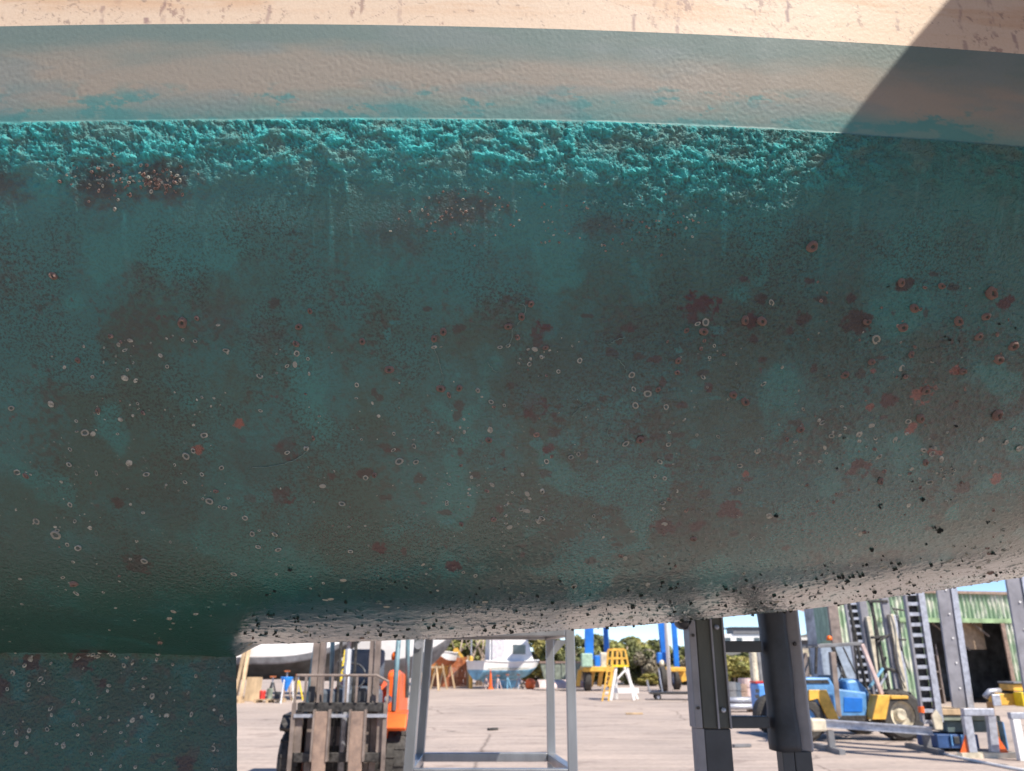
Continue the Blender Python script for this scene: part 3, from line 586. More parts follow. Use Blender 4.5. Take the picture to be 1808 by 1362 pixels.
for a, b_ in ((LF(0), LF(H)), (LB(0), LB(H)), ((f1, yF, 0), (f1, yF, H)), ((g1, yB, 0), (g1, yB, H))):
    m = MB(); m.bar(a, b_, w, w); m.build('leg', m_alu, t, bevel=.004)
    m = MB(); m.box((a[0], a[1], .006), (.12, .12, .012)); m.build('foot_plate', m_alu, t)
def rail(a, b_): m = MB(); m.bar(a, b_, w*.96, w*.96); m.build('rail', m_alu, t, bevel=.004)
i_ = w/2+.001
rail((LF(zr)[0]+i_, yF, zr), (f1-i_, yF, zr)); rail((LB(zb)[0]+i_, yB, zb), (g1-i_, yB, zb))
rail((LF(zr)[0], yF+i_, zr+.001), (LB(zr)[0], yB-i_, zr+.001)); rail((f1, yF+i_, zr+.001), (g1, yB-i_, zr+.001))
rail((LF(H)[0]+i_, yF, H-w/2), (f1-i_, yF, H-w/2)); rail((LB(H)[0]+i_, yB, H-w/2), (g1-i_, yB, H-w/2))
rail((LF(H)[0], yF+i_, H-w/2), (LB(H)[0], yB-i_, H-w/2)); rail((f1, yF+i_, H-w/2), (g1, yB-i_, H-w/2))
m = MB(); m.bx(LF(H)[0], f1, yF+.01, yB-.01, H+.002, H+.032)
m.build('deck_board', mat('grey_pink_ply', (.42, .36, .34), .7, scale=12), t)
m = MB(); m.prism([(g1-.005, H-w), (g1-.005, H-w-.13), (g1-.13+.25, H-w)], yB-.003, yB+.003); m.build('gusset', m_alu, t)
m = MB(); m.lathe(LF(H-.10), [(.0, -.04), (.022, -.04), (.022, .04), (0, .04)], 12, 'y'); m.build('bolt', m_galv, t)

# ---------------- black hydraulic cradle arm ----------------
Yp = 3.05; b0 = P(1330, 1300, Yp); b0.z = 0
t = thing('cradle_arm', 'black steel cradle upright with padded arm and two cross bars, just beyond the hull', 'boat cradle', b0); L = local(t)
def obox(mb, px, py0, py1, wpx, Y, dep, rz, top=None, px1=None):   # upright box whose front face is sighted from px,py0 down to px1,py1
    a = L(px, py0, Y); c = L(px1 if px1 else px, py1, Y); 
    wd = wpx/FPX*Y*.98
    M = Matrix.Rotation(rz, 3, 'Z'); vs = []
    for p in (c, a):
        for x, y in ((-wd/2, 0), (wd/2, 0), (wd/2, dep), (-wd/2, dep)):
            vs.append(Vector((p.x, p.y, p.z)) + M @ Vector((x, y, 0)))
    return mb.add(vs, [(0,1,2,3),(7,6,5,4),(0,4,5,1),(1,5,6,2),(2,6,7,3),(3,7,4,0)])
ax = L(1251, 1085, Yp).x; bx_ = L(1258, 1288, Yp)                # post centre line, vertical in the world
xc = (L(1254, 1085, Yp).x + L(1264, 1288, Yp).x)/2; zt = L(0, 1040, Yp).z; zs = L(0, 1287, Yp).z
m = MB(); m.bx(xc-.050, xc+.052, .0, .095, zs, zt); m.build('sleeve', m_blkworn, t, bevel=.004)
m = MB(); m.bx(xc-.078, xc-.051, .0, .10, zs, zt); m.build('side_plate', m_greyst, t, bevel=.004)
for dx in (.000, .043): m = MB(); m.bx(xc+dx, xc+dx+.007, -.012, -.001, zs, zt); m.build('flange', m_greyst, t, bevel=.002)
m = MB(); m.bx(xc-.046, xc+.048, .006, .088, 0, zs-.001); m.build('post', m_blk, t, bevel=.004)
m = MB(); m.bx(xc-.074, xc-.047, .006, .088, 0, zs-.001); m.build('side_plate', m_greyst, t)
for py in (1108, 1254): p = L(1274, py, Yp); m = MB(); m.lathe((xc+.024, -.004, p.z), [(0, -.012), (.006, -.012), (.009, -.008), (.009, 0)], 10, 'y'); m.build('bolt', m_galv, t, smooth=True)
for py in (1122, 1250): p = L(1232, py, Yp); m = MB(); m.lathe((xc-.064, -.004, p.z), [(0, -.004), (.006, -.004), (.006, 0)], 8, 'y'); m.build('bolt_hole', m_dkst, t)
p = L(1226, 1096, Yp); m = MB(); m.lathe((xc-.085, .05, p.z), [(0, -.05), (.02, -.05), (.03, -.03), (.03, .03), (.02, .05), (0, .05)], 16, 'y'); m.build('pivot_knob', m_blk, t, smooth=True)
# padded arm
xa = L(1377, 1085, Yp).x; za = L(0, 1030, Yp).z; zb_ = L(0, 1328, Yp).z
xa = (L(1378, 1085, Yp).x + L(1392, 1328, Yp).x)/2
m = MB(); rows = 26; vs = []; fs = []; nn = 14
for i in range(rows+1):
    z = zb_ + (za-zb_)*i/rows; f = 1 + .06*math.sin(i*.55+.8) - .06*math.exp(-((i-13)/2.5)**2)
    for j in range(nn):
        a = 2*math.pi*j/nn; cx, cy = math.cos(a), math.sin(a); e = .55
        x = math.copysign(abs(cx)**e, cx)*.047*f; y = math.copysign(abs(cy)**e, cy)*.06*f
        vs.append((xa-.003+x, .06+y, z))
for i in range(rows):
    for j in range(nn): fs.append((i*nn+j, i*nn+(j+1) % nn, (i+1)*nn+(j+1) % nn, (i+1)*nn+j))
fs += [tuple(range(nn))[::-1], tuple(rows*nn+j for j in range(nn))]
m.add(vs, fs); m.build('pad', m_pad, t, smooth=True)
m = MB(); M_ = (xa+.066, .045, (za+zb_)/2-.004); m.box(M_, (.052, .03, za-zb_), rz=-.45); m.build('side_plate', m_greyst, t, bevel=.006)
for py in (1137, ): p = L(1405, py, Yp); m = MB(); m.lathe((xa+.062, .026, p.z), [(0, -.006), (.006, -.006), (.008, 0)], 8, 'y'); m.build('bolt', m_dkst, t)
m = MB(); m.bx(xa-.028, xa+.014, .02, .09, 0, zb_-.001); m.build('post', m_blk, t, bevel=.003)
m = MB(); m.bx(xa+.017, xa+.078, .025, .095, 0, zb_-.001); m.build('post', m_blk, t, bevel=.003)
for py0, py1 in ((1132, 1152), (1265, 1286)):
    za_, zb2 = L(0, py0, Yp+.04).z, L(0, py1, Yp+.04).z; m = MB(); m.bx(xc+.053, xa-.06, .03, .07, zb2, za_); m.build('cross_bar', m_blk, t, bevel=.003)
m = MB(); m.bx(xc-.2, xa+.3, -.1, .2, 0.0, .05); m.build('base_plate', m_blk, t)

# ---------------- wheels ----------------
def wheel(parent, c, r, wd, axis, rim_m, name='wheel', lugs=0):
    m = MB(); p = [(r*.55, -wd/2), (r*.86, -wd/2), (r, -wd*.36), (r, wd*.36), (r*.86, wd/2), (r*.55, wd/2), (r*.53, 0), (r*.55, -wd/2)]
    m.lathe(c, p, 28, axis, caps=False)
    for k in range(lugs):
        a = 2*math.pi*k/lugs; q = Vector(c)
        d_ = Vector((math.cos(a), math.sin(a), 0)) if axis == 'z' else (Vector((0, math.cos(a), math.sin(a))) if axis == 'x' else Vector((math.cos(a), 0, math.sin(a))))
        off = Vector((wd*.22*(1 if k % 2 else -1), 0, 0)) if axis == 'x' else Vector((0, wd*.22*(1 if k % 2 else -1), 0))
        m.bar(q+d_*(r*.97)+off, q+d_*(r*1.03)+off, r*.11, wd*.45, up=(1, 0, 0) if axis == 'x' else (0, 1, 0))
    w_ = m.build(name, m_tyre, parent, smooth=False)
    m = MB(); m.lathe(c, [(0, -wd*.36), (r*.2, -wd*.40), (r*.3, -wd*.2), (r*.50, -wd*.25), (r*.56, -wd*.46), (r*.56, wd*.46), (r*.50, wd*.25), (r*.2, wd*.4), (0, wd*.36)], 20, axis); m.build('rim', rim_m, w_, smooth=False)
    return w_
# ---------------- orange forklift ----------------
Yk = 9.6; b0 = P(598, 1300, Yk); b0.z = 0
t = thing('forklift', 'orange forklift with worn brown mast and raised load backrest, facing the camera', 'forklift', b0, R(2))
for sx in (-1, 1):
    for k, (xx, ww) in enumerate(((.36, .07), (.29, .055))):
        m = MB(); m.bx(sx*(xx-ww/2), sx*(xx-ww/2+ww*.35), .18+k*.02, .32, .15, 2.9+k*.1); m.bx(sx*(xx-ww/2+ww*.35), sx*(xx+ww/2), .18+k*.02, .20+k*.02, .15, 2.9+k*.1); m.build('mast_channel', m_worn, t)
for z in (1.7, 2.7): m = MB(); m.bx(-.25, .25, .24, .29, z, z+.08); m.build('mast_crossbar', m_worn, t)
for x in (-.09, .09): m = MB(); m.tube([(x, .27, .3), (x, .27, 2.6)], .018); m.build('lift_chain', m_dkst, t)
m = MB(); m.tube([(0, .30, .2), (0, .30, 1.6)], .04); m.tube([(0, .30, 1.6), (0, .30, 2.6)], .026); m.build('lift_cylinder', m_galv, t, smooth=True)
m = MB(); m.bx(-.50, .50, .06, .15, .92, 1.02); m.build('carriage_bar', m_dkst, t, bevel=.01)
m = MB(); m.bx(-.52, .52, .02, .058, .865, .90); m.build('carriage_rail', m_galv, t)
m = MB(); m.bx(-.50, .50, .07, .13, .40, .50); m.build('carriage_bar', m_dkst, t, bevel=.01)
for x in (-.46, .46): m = MB(); m.bx(x-.05, x+.03, .08, .14, .50, .92); m.build('carriage_upright', m_worn, t)
for sx in (-1, 1):
    m = MB(); m.bx(sx*.20-.075, sx*.20+.075, -.03, .018, .10, .93); m.bx(sx*.20-.07, sx*.20+.07, -1.05, -.032, .08, .125); m.build('fork', m_rust, t, bevel=.006)
    for dx in (-.088, .082): m = MB(); m.bx(sx*.20+dx-.008, sx*.20+dx+.014, -.04, .05, .42, .95); m.build('fork_side_plate', m_worn, t)
m = MB(); bp = [(-.53, 1.31), (.38, 1.31), (.52, 1.24)]
m.tube([(x, .05, z) for x, z in bp], .016); 
m.build('backrest_rail', m_worn, t)
for x in (-.53, -.42, -.27, -.12, .04, .16, .30, .40, .515): m = MB(); m.bar((x, .05, 1.02), (x, .05, 1.30 if x < .39 else 1.245), .026, .02); m.build('backrest_bar', m_worn, t)
for x in (-.53, .50): m = MB(); m.bar((x, .05, .16), (x, .05, 1.02), .045, .03); m.build('backrest_post', m_worn, t)
for sx in (-1, 1): wheel(t, (sx*.60, .62, .36), .36, .26, 'x', m_orange, lugs=26)
for sx in (-1, 1): wheel(t, (sx*.42, 2.05, .28), .28, .2, 'x', m_orange)
m = MB(); m.prism([(.35, .25), (.35, .80), (.62, .88), (1.0, .62), (1.55, .60), (1.6, 1.12), (2.1, 1.22), (2.42, 1.05), (2.42, .30)], -.38, .50, 'x'); m.build('body', m_orange, t, bevel=.04)
for sx in (-1, 1): m = MB(); m.prism([(.22, .74), (.35, .88), (.9, .9), (1.12, .62), (1.06, .60), (.86, .82), (.40, .80), (.27, .70)], sx*.45, sx*.72, 'x'); m.build('mudguard', m_orange if sx > 0 else m_dkst, t, bevel=.015)
m = MB(); m.prism([(1.1, .62), (1.1, 1.32), (1.28, 1.36), (2.3, 1.28), (2.45, .9), (2.40, .62)], .38, .54, 'x'); m.build('side_cowl', m_orange, t, bevel=.04)
m = MB(); m.bx(-.40, .40, .40, .62, .75, 1.15); m.build('dashboard', m_seat, t, bevel=.05)
m = MB(); m.bx(-.26, .26, 1.25, 1.75, 1.02, 1.16); m.bx(-.26, .26, 1.72, 1.84, 1.16, 1.62); m.build('seat', m_seat, t, bevel=.05)
m = MB(); cc = [(-.05+.17*math.cos(a), .98+.05*math.sin(a), 1.28+.16*math.sin(a)) for a in [2*math.pi*k/18 for k in range(19)]]; m.tube(cc, .014, 8); m.tube([(-.05, .85, 1.12), (-.05, .98, 1.28)], .02); m.build('steering_wheel', m_blk, t)
for x in (-.50, .53):
    m = MB(); m.tube([(x, .62, .90), (x, .95, 2.05)], .030); m.build('guard_post', m_teals, t, smooth=True)
    m = MB(); m.tube([(x+.03, 2.0, 1.0), (x+.03, 1.75, 2.05)], .030); m.build('guard_post', m_teals, t, smooth=True)
m = MB(); m.bx(-.54, .60, .90, 1.82, 2.05, 2.10); m.build('overhead_guard', m_teals, t, bevel=.02)
m = MB(); m.lathe((.50, .86, 1.50), [(0, -.02), (.05, -.02), (.052, .04), (.03, .075), (0, .08)], 14); m.build('beacon', m_amber, t, smooth=True)
for sx in (-1, 1): m = MB(); m.lathe((sx*.44, .80, 1.02 if sx > 0 else 1.0), [(0, -.06), (.045, -.06), (.05, .0), (.03, .04)], 14, 'y'); m.build('headlight', m_galv, t, smooth=True)
m = MB(); m.bx(-.40, -.33, .14, .17, 1.03, 1.19); m.build('mast_guard_block', m_blk, t)
m = MB(); m.bx(.17, .25, .14, .17, 1.03, 1.17); m.build('mast_guard_block', m_blk, t)
m = MB(); m.bx(-.44, .44, .335, .349, .15, .88); m.build('front_axle_cover', m_dkst, t)
m = MB(); m.bx(-.34, .34, .30, .334, .55, .75); m.build('axle_housing', m_worn, t)

# ---------------- boats ----------------
def loft_boat(t, L_, Bm, hgt, keelh, parts, transom=.75, rake=.35, vee=.35, name='hull'):
    """bow at +x, stern at -x, keel bottom at z=keelh; parts = [(name, mat, v0, v1)], v runs 0 centre line .. 1 sheer"""
    ns = 26
    def pt(u, v, s):
        hb = Bm/2*(transom + (1-transom)*math.sin(min(u/.55, 1)*math.pi/2)) if u < .55 else Bm/2*math.sqrt(max(0, 1-((u-.55)/.45)**2.1))
        z0 = keelh + hgt*(.02 + .62*max(0, (u-.62)/.38)**2.6); sh = keelh + hgt*(.90 + .10*abs(u-.35)*1.4)
        if v < .45: q = v/.45; y = hb*(.80*q**.85); z = z0 + (sh-z0)*vee*q**1.3
        else: q = (v-.45)/.55; y = hb*(.80+.20*q**.7); z = z0 + (sh-z0)*(vee+(1-vee)*q)
        if u >= .999: y = .015*v
        x = (-.5+u)*L_ + rake*max(0, (u-.6)/.4)**2*(z-z0)/hgt
        return Vector((x, s*y, z))
    for nm, mm, v0, v1 in parts:
        m = MB()
        for s in (-1, 1):
            vv = [v0 + (v1-v0)*k/8 for k in range(9)]; vs = [pt(i/ns, v, s) for i in range(ns+1) for v in vv]
            m.add(vs, [(i*9+k, (i+1)*9+k, (i+1)*9+k+1, i*9+k+1) for i in range(ns) for k in range(8)])
        vv = [v0 + (v1-v0)*k/8 for k in range(9)]; vs = [pt(0, v, -1) for v in vv] + [pt(0, v, 1) for v in vv]
        m.add(vs, [(k, k+1, k+10, k+9) for k in range(8)]); m.build(nm, mm, t, smooth=True)
    m = MB(); vs = [pt(i/ns, .97, s) for i in range(ns+1) for s in (-1, 1)]; m.add(vs, [(2*i, 2*i+2, 2*i+3, 2*i+1) for i in range(ns)]); m.build('deck', m_white, t)
    m = MB(); 
    for s in (-1, 1): m.tube([pt(i/ns, 1, s)+Vector((0, s*.02, 0)) for i in range(ns+1)], .035, 6)
    m.build('rubbing_strake', m_white, t)
    return pt
def stand(px, py, Y, h, name, mm, label, cat='boat stand', group=None, w=.5):
    b = P(px, py, Y); b.z = 0; s = thing(name, label, cat, b, group=group)
    for k in range(3):
        a = 2*math.pi*k/3+.5; m = MB(); m.bar((w/2*math.cos(a), w/2*math.sin(a), 0), (.03*math.cos(a), .03*math.sin(a), h*.75), .05); m.build('leg', mm, s)
    m = MB(); m.tube([(0, 0, h*.55), (0, 0, h*.95)], .03); m.build('screw', m_galv, s); m = MB(); m.box((0, 0, h*.97), (.2, .2, .05)); m.build('pad', m_fence, s); return s
# white cabin boat
Yb = 49; b0 = P(893, 1212, Yb); b0.z = 0; b0 = b0 + Vector((0, 1.5, 0))
t = thing('cabin_boat', 'small white cabin boat with light blue bottom and one dark side window, on stands', 'boat', b0, R(45))
loft_boat(t, 5.0, 2.1, 1.15, .45, [('bottom', m_lblue, 0, .56), ('topsides', m_white, .56, 1)], vee=.42)
m = MB(); m.prism([(-1.0, 1.45), (-.95, 2.92), (1.0, 2.88), (1.6, 1.5)], -.84, .84); cb = m.build('cabin', m_white, t, bevel=.06)
for y in (-.855, .855):
    m = MB(); m.bx(-.28, .80, y-.012, y+.012, 1.92, 2.46); wv = m.build('window', m_glass, cb)
m = MB(); m.bx(-1.1, 1.08, -.92, .92, 2.93, 2.99); m.build('roof', mat('pale_blue_roof', (.35, .6, .75), .5), cb)
m = MB(); m.prism([(1.19, 2.50), (1.42, 1.96), (1.45, 1.98), (1.22, 2.52)], -.6, .6); m.build('windscreen', m_glass, cb)
m = MB(); m.bx(-2.15, -1.02, -.84, .84, 2.86, 2.92); m.build('awning', m_white, t)
for x, y in ((-2.1, -.8), (-2.1, .8)): m = MB(); m.bar((x, y, 1.45), (x, y, 2.85), .07); m.build('awning_post', m_white, t)
m = MB(); m.bx(-1.95, -1.02, -.84, -.80, 1.5, 2.84); m.build('clear_curtain', mat('hazy_vinyl', (.55, .52, .55), .25), t)
m = MB(); m.prism([(-2.1, .46), (1.3, .46), (.9, .02), (-.9, .02)], -.07, .07); m.build('keel', m_lblue, t)
m = MB(); m.bx(-2.5, .9, -1.06, -1.03, 1.08, 1.13); m.build('stripe', m_tarp, t)
for i, (px, mm, lb, hh) in enumerate([(858, m_net, 'pinkish screw stand under the stern of the white cabin boat', .75), (879, m_net, 'pinkish screw stand right of the tall orange prop, under the cabin boat', .75), (896, m_lblue, 'pale blue tripod stand under the middle of the white cabin boat', .8),
        (916, m_galv, 'grey screw stand under the forward half of the white cabin boat', .8), (924, m_timber, 'low pale timber block stand below the cabin boat bow', .5)]):
    stand(px, 1213, Yb-.2, hh, 'boat_stand', mm, lb, group='stands under the white cabin boat')
b0 = P(866, 1213, Yb-.6); b0.z = 0; m = MB(); m.lathe((0, 0, 0), [(.16, 0), (.16, .05), (.11, .1), (.07, .6), (.03, 1.05), (0, 1.06)], 14)
o = m.build('traffic_cone', m_orange, None); o.location = b0; tag(o, 'tall narrow orange cone in front of the cabin boat stern', 'cone')
b0 = P(936, 1213, Yb-.4); b0.z = 0; m = MB(); m.lathe((0, 0, 0), [(.22, 0), (.27, .12), (.27, .42), (.2, .55), (0, .6)], 16)
o = m.build('drum', m_orange, None, smooth=True); o.location = b0; tag(o, 'squat orange drum under the cabin boat bow', 'drum')
# big white boats on the left
b0 = P(455, 1236, 34); b0.z = 0; b0.y += 1.0; b0.x -= 1.2
t = thing('motor_yacht', 'large white boat with dark grey bottom propped above a clutter of stands, leftmost', 'boat', b0, R(4))
loft_boat(t, 10.5, 3.2, 3.0, .72, [('bottom', m_dbot, 0, .44), ('boot_stripe', m_greyb, .44, .52), ('topsides', m_white, .52, 1)], rake=1.2, vee=.22)
b0 = P(672, 1230, 39); b0.z = 0; b0.y += 1.2; b0.x -= .9
t = thing('motor_yacht', 'white boat with pale grey bottom standing behind the orange forklift', 'boat', b0, R(-10))
loft_boat(t, 8.2, 3.0, 2.8, .55, [('bottom', m_greyb, 0, .5), ('topsides', m_white, .5, .8), ('sheer_band', mat('pale_green_band', (.5, .6, .55), .5), .8, 1)], rake=1.0, vee=.3)
Y = 33; 
b0 = P(425, 1238, Y); b0.z = 0; Lq = lambda px, py, Y_: P(px, py, Y_)-b0
for i, (p0, p1) in enumerate((((415, 1236), (434, 1137)), ((424, 1238), (441, 1138)))):
    b1 = P(*p0, Y-.4*i); b1.z = 0; o = MB().bar((0, 0, 0), P(*p1, Y+.3)-b1, .13, .13).build('timber_prop', m_timber, None); o.location = b1; tag(o, ['long pale timber prop leaning on the leftmost boat, nearer the keel of our hull', 'long pale timber prop leaning on the leftmost boat, right one of the pair'][i], 'prop', 'timber props of the leftmost boat')
b1 = P(445, 1238, Y+.6); b1.z = 0; o = MB().box((0, 0, .45), (.62, .04, .9), rx=-.15).build('plywood_sheet', m_timber, None); o.location = b1; tag(o, 'tan plywood sheet propped upright under the leftmost boat', 'plywood sheet')
b1 = P(503, 1242, Y-1); b1.z = 0; t = thing('paint_funnel_stand', 'bright blue cone-shaped hopper on a pale tripod under the leftmost boat', 'hopper', b1)
m = MB(); m.lathe((0, 0, 0), [(.03, .42), (.22, .86), (.24, .92), (.22, .93), (.0, .90)], 16); m.build('hopper', mat('bright_blue_plastic', (.02, .25, .8), .4), t)
for k in range(3): a = 2*math.pi*k/3+.3; m = MB(); m.bar((.32*math.cos(a), .32*math.sin(a), 0), (.20*math.cos(a), .20*math.sin(a), .84), .035); m.build('leg', m_white, t)
stand(478, 1240, Y, .95, 'boat_stand', m_dbot, 'dark screw stand left of the blue hopper', group='stands under the leftmost boat')
stand(503, 1236, Y+1, 1.15, 'boat_stand', m_rust, 'rusty screw stand rising behind the blue hopper', group='stands under the leftmost boat')
stand(524, 1234, Y+1.4, 1.0, 'boat_stand', m_byel, 'yellow screw stand right of the blue hopper', group='stands under the leftmost boat')
b1 = P(412, 1240, Y-.8); b1.z = 0; m = MB(); 
for i in range(3): m.bx(-.35, .35, -.2+.16*i, -.08+.16*i, 0, .12); m.bx(-.3+.22*i, -.18+.22*i, -.3, .3, .122, .24)
o = m.build('timber_blocks', m_timber, None); o.location = b1; tag(o, 'crossed stack of pale timber blocks at the foot of the props', 'timber blocks')
b1 = P(476, 1238, Y-.3); b1.z = 0; t = thing('wooden_pallet', 'low wooden pallet with dark pots on it under the leftmost boat', 'pallet', b1)
m = MB(); [m.bx(-.5, .5, -.4+.2*i, -.28+.2*i, .1, .125) for i in range(5)]; m.build('slats', m_timber, t); m = MB(); [m.bx(-.5+.45*i, -.4+.45*i, -.4, .5, 0, .098) for i in range(3)]; m.build('bearers', m_timber, t)
for i, (dx, mm, h_) in enumerate(((-.3, m_red, .3), (-.02, m_tarp, .38), (.28, m_dbot, .26))):
    o = MB().lathe((0, 0, 0), [(.11, 0), (.12, h_*.9), (.10, h_), (0, h_)], 14).build('paint_tin', mm, None); o.location = b1+Vector((dx, 0, .127)); tag(o, ['red paint tin on the low wooden pallet', 'tall grey-green paint tin, middle of the low wooden pallet', 'dark short paint tin on the right of the low wooden pallet'][i], 'paint tin', 'tins on the pallet')
b1 = P(607, 1236, 31); b1.z = 0; t = thing('step_ladder', 'yellow step ladder seen between the forklift mast channels', 'ladder', b1)
for x in (-.22, .22): m = MB(); m.bar((x, 0, 0), (x*.7, .45, 1.9), .06, .03); m.build('stile', m_byel, t); m = MB(); m.bar((x, .95, 0), (x*.7, .5, 1.85), .05, .03); m.build('rear_stile', m_galv, t)
for k in range(6): m = MB(); z = .28+.28*k; m.bx(-.2+.007*k, .2-.007*k, z*.236-.03, z*.236+.06, z, z+.03); m.build('tread', m_galv, t)
# ---------------- fence, small boat, posts on the left ----------------
Y = 51; xa_, xb_ = P(752, 1200, Y).x, P(824, 1200, Y).x; b0 = Vector(((xa_+xb_)/2, Y, 0)); t = thing('slatted_fence', 'orange-brown vertical board fence left of the white cabin boat', 'fence', b0)
m = MB(); n = 26; W_ = xb_-xa_; rr_ = random.Random(2)
for i in range(n): x = -W_/2 + W_*i/n; m.bx(x, x+W_/n*.82, -.02, .02, .05, 1.75+rr_.uniform(-.03, .03))
m.build('boards', m_fence, t); 
for z in (.5, 1.4): m = MB(); m.bx(-W_/2, W_/2, .022, .08, z, z+.09); m.build('rail', m_fence, t)
for x in (-W_/2-.07, W_/2+.06): m = MB(); m.bx(x-.06, x+.06, -.06, .06, 0, 1.85); m.build('post', m_timber, t)
b1 = P(831, 1213, Y-1.6); b1.z = 0; o = MB().lathe((0, 0, 0), [(.11, 0), (.11, 1.75), (.08, 1.8), (0, 1.82)], 14).build('bollard', m_yel, None); o.location = b1; tag(o, 'tall yellow bollard at the stern of the white cabin boat', 'bollard')
b1 = P(782, 1212, Y-2); b1.z = 0; t = thing('dinghy_on_stand', 'small boat with white rounded bow on timber legs before the orange-brown fence', 'boat', b1, R(-100))
loft_boat(t, 3.2, 1.15, .8, 1.25, [('bottom', m_fence, 0, .5), ('topsides', m_white, .5, 1)], rake=.2)
for x in (-.9, .9):
    for y in (-.4, .4): m = MB(); m.bar((x, y*1.2, 0), (x, y*.4, 1.4), .08); m.build('leg', m_timber, t)
b1 = P(776, 1208, Y+2.5); b1.z = 0; t = thing('mini_digger', 'yellow machine cab and arm showing above the orange-brown fence', 'digger', b1)
m = MB(); m.bx(-.7, .5, -.5, .5, .6, 1.5); m.build('body', m_yel, t, bevel=.08); m = MB(); m.bx(-.6, .3, -.45, .45, 1.502, 2.2); m.build('cab', m_yel, t, bevel=.08); m = MB(); m.bx(-.5, .2, -.47, -.455, 1.6, 2.05); m.build('window', m_glass, t)
m = MB(); m.bar((.5, 0, 1.2), (1.0, 0, 2.3), .2); m.bar((1.0, 0, 2.3), (1.6, 0, 1.5), .16); m.build('arm', m_yel, t)
m = MB(); m.bx(-.8, .7, -.6, -.3, 0, .58); m.bx(-.8, .7, .3, .6, 0, .58); m.build('tracks', m_tyre, t, bevel=.1)
b1 = P(757, 1213, Y-5); b1.z = 0; t = thing('timber_trestle', 'pale timber trestle at the left end of the orange-brown fence', 'trestle', b1)
for sx in (-1, 1):
    for sy in (-1, 1): m = MB(); m.bar((sx*.55, sy*.3, 0), (sx*.4, sy*.04, 1.15), .08, .05); m.build('leg', m_timber, t)
m = MB(); m.bx(-.65, .65, -.05, .05, 1.15, 1.26); m.build('beam', m_timber, t)
# rubbish wall and upturned hull behind the stand
b1 = P(992, 1207, 52); b1.z = 0; t = thing('site_skip', 'grey-green steel skip with rusty rim left of the blue lift', 'skip', b1)
m = MB(); m.prism([(-1.0, .1), (1.0, .1), (1.35, 1.45), (-1.35, 1.45)], -.8, .8); m.build('body', m_tarp, t); m = MB(); m.bx(-1.4, 1.4, -.85, -.8, 1.40, 1.52); m.bx(-1.4, 1.4, .8, .85, 1.40, 1.52); m.build('rim', m_rust, t)
for x in (-.7, 0, .7): m = MB(); m.bx(x-.04, x+.04, -.86, -.802, .15, 1.39); m.build('rib', m_tarp, t)
b1 = P(992, 1214, 47); b1.z = .0; t = thing('upturned_dinghy', 'upturned pinkish-white dinghy lying on the ground between the stand legs', 'dinghy', b1, R(12))
m = MB(); vs = []; fs = []
for i in range(13):
    u = i/12; hb = .6*math.sqrt(max(.002, 1-(2*u-1)**4*(1 if u > .5 else .3)))
    for j in range(9): a = math.pi*j/8; vs.append((-1.4+2.8*u, hb*math.cos(a), .12+.42*math.sin(a)*(1-.5*max(0, u-.6))))
for i in range(12):
    for j in range(8): fs.append((i*9+j, (i+1)*9+j, (i+1)*9+j+1, i*9+j+1))
m.add(vs, fs); m.build('hull', m_net, t, smooth=True); m = MB(); m.bar((-1.3, 0, .545), (1.2, 0, .5), .05); m.build('keel_strip', m_tarp, t)

# ---------------- travel lift ----------------
b0 = P(1118, 1217, 45); b0.z = 0; t = thing('travel_lift', 'blue travel lift gantry on big black wheels with yellow wheel frames, beyond the yard', 'boat hoist', b0); L = local(t)
H = 9
def leg(px, py, Y, wpx, pxt, pyt):
    a = L(px, py, Y); c = L(pxt, pyt, Y); d_ = (c-a); s_ = (H-a.z)/d_.z; w_ = wpx/FPX*Y
    m = MB(); m.bar(a, a+d_*s_, w_, w_*.9, up=(0, 1, 0)); m.build('leg', m_bblue, t); return a+d_*s_
T1 = leg(1040, 1164, 45, 14, 1040, 1100); T2_ = leg(1071, 1152, 48, 8, 1069, 1100); T3_ = leg(1173, 1152, 45, 11, 1167, 1092); T4_ = leg(1195, 1180, 48, 8, 1189, 1092)
for a, c in ((T1, T2_), (T3_, T4_)): m = MB(); m.bar(a-Vector((0, .3, 0)), c+Vector((0, .3, 0)), .5, .6); m.build('top_beam', m_bblue, t)
m = MB(); m.bar(T2_+Vector((.2, .25, .1)), T4_+Vector((-.2, .25, .1)), .5, .6); m.build('top_beam', m_bblue, t)
for (pxa, pxb, y0, y1, Ys) in ((1026, 1082, 1177, 1186, 46), (1168, 1204, 1178, 1186, 46)):
    a, c = L(pxa, y0, Ys), L(pxb, y1, Ys); m = MB(); m.bx(a.x, c.x, -.2, 1.8, c.z, a.z); m.build('chassis_beam', m_yel, t, bevel=.04)
for px in (1024, 1047, 1062, 1080): p, q = L(px, 1183, 45.6), L(px-4, 1212, 45.6); m = MB(); m.bar(p, q, .22, .3); m.build('wheel_fork', m_yel, t)
for (pa, pb) in (((1177, 1182), (1179, 1210)), ((1202, 1182), (1208, 1203))): m = MB(); m.bar(L(*pa, 45.4), L(*pb, 45.4), .34, .3); m.build('wheel_fork', m_yel, t)
for px, Ys in ((1037, 45.5), (1079, 47.6), (1171, 45.2), (1194, 47.8)):
    p = L(px, 1199, Ys); wheel(t, (p.x, p.y, .62), .62, .38, 'x', m_galv)
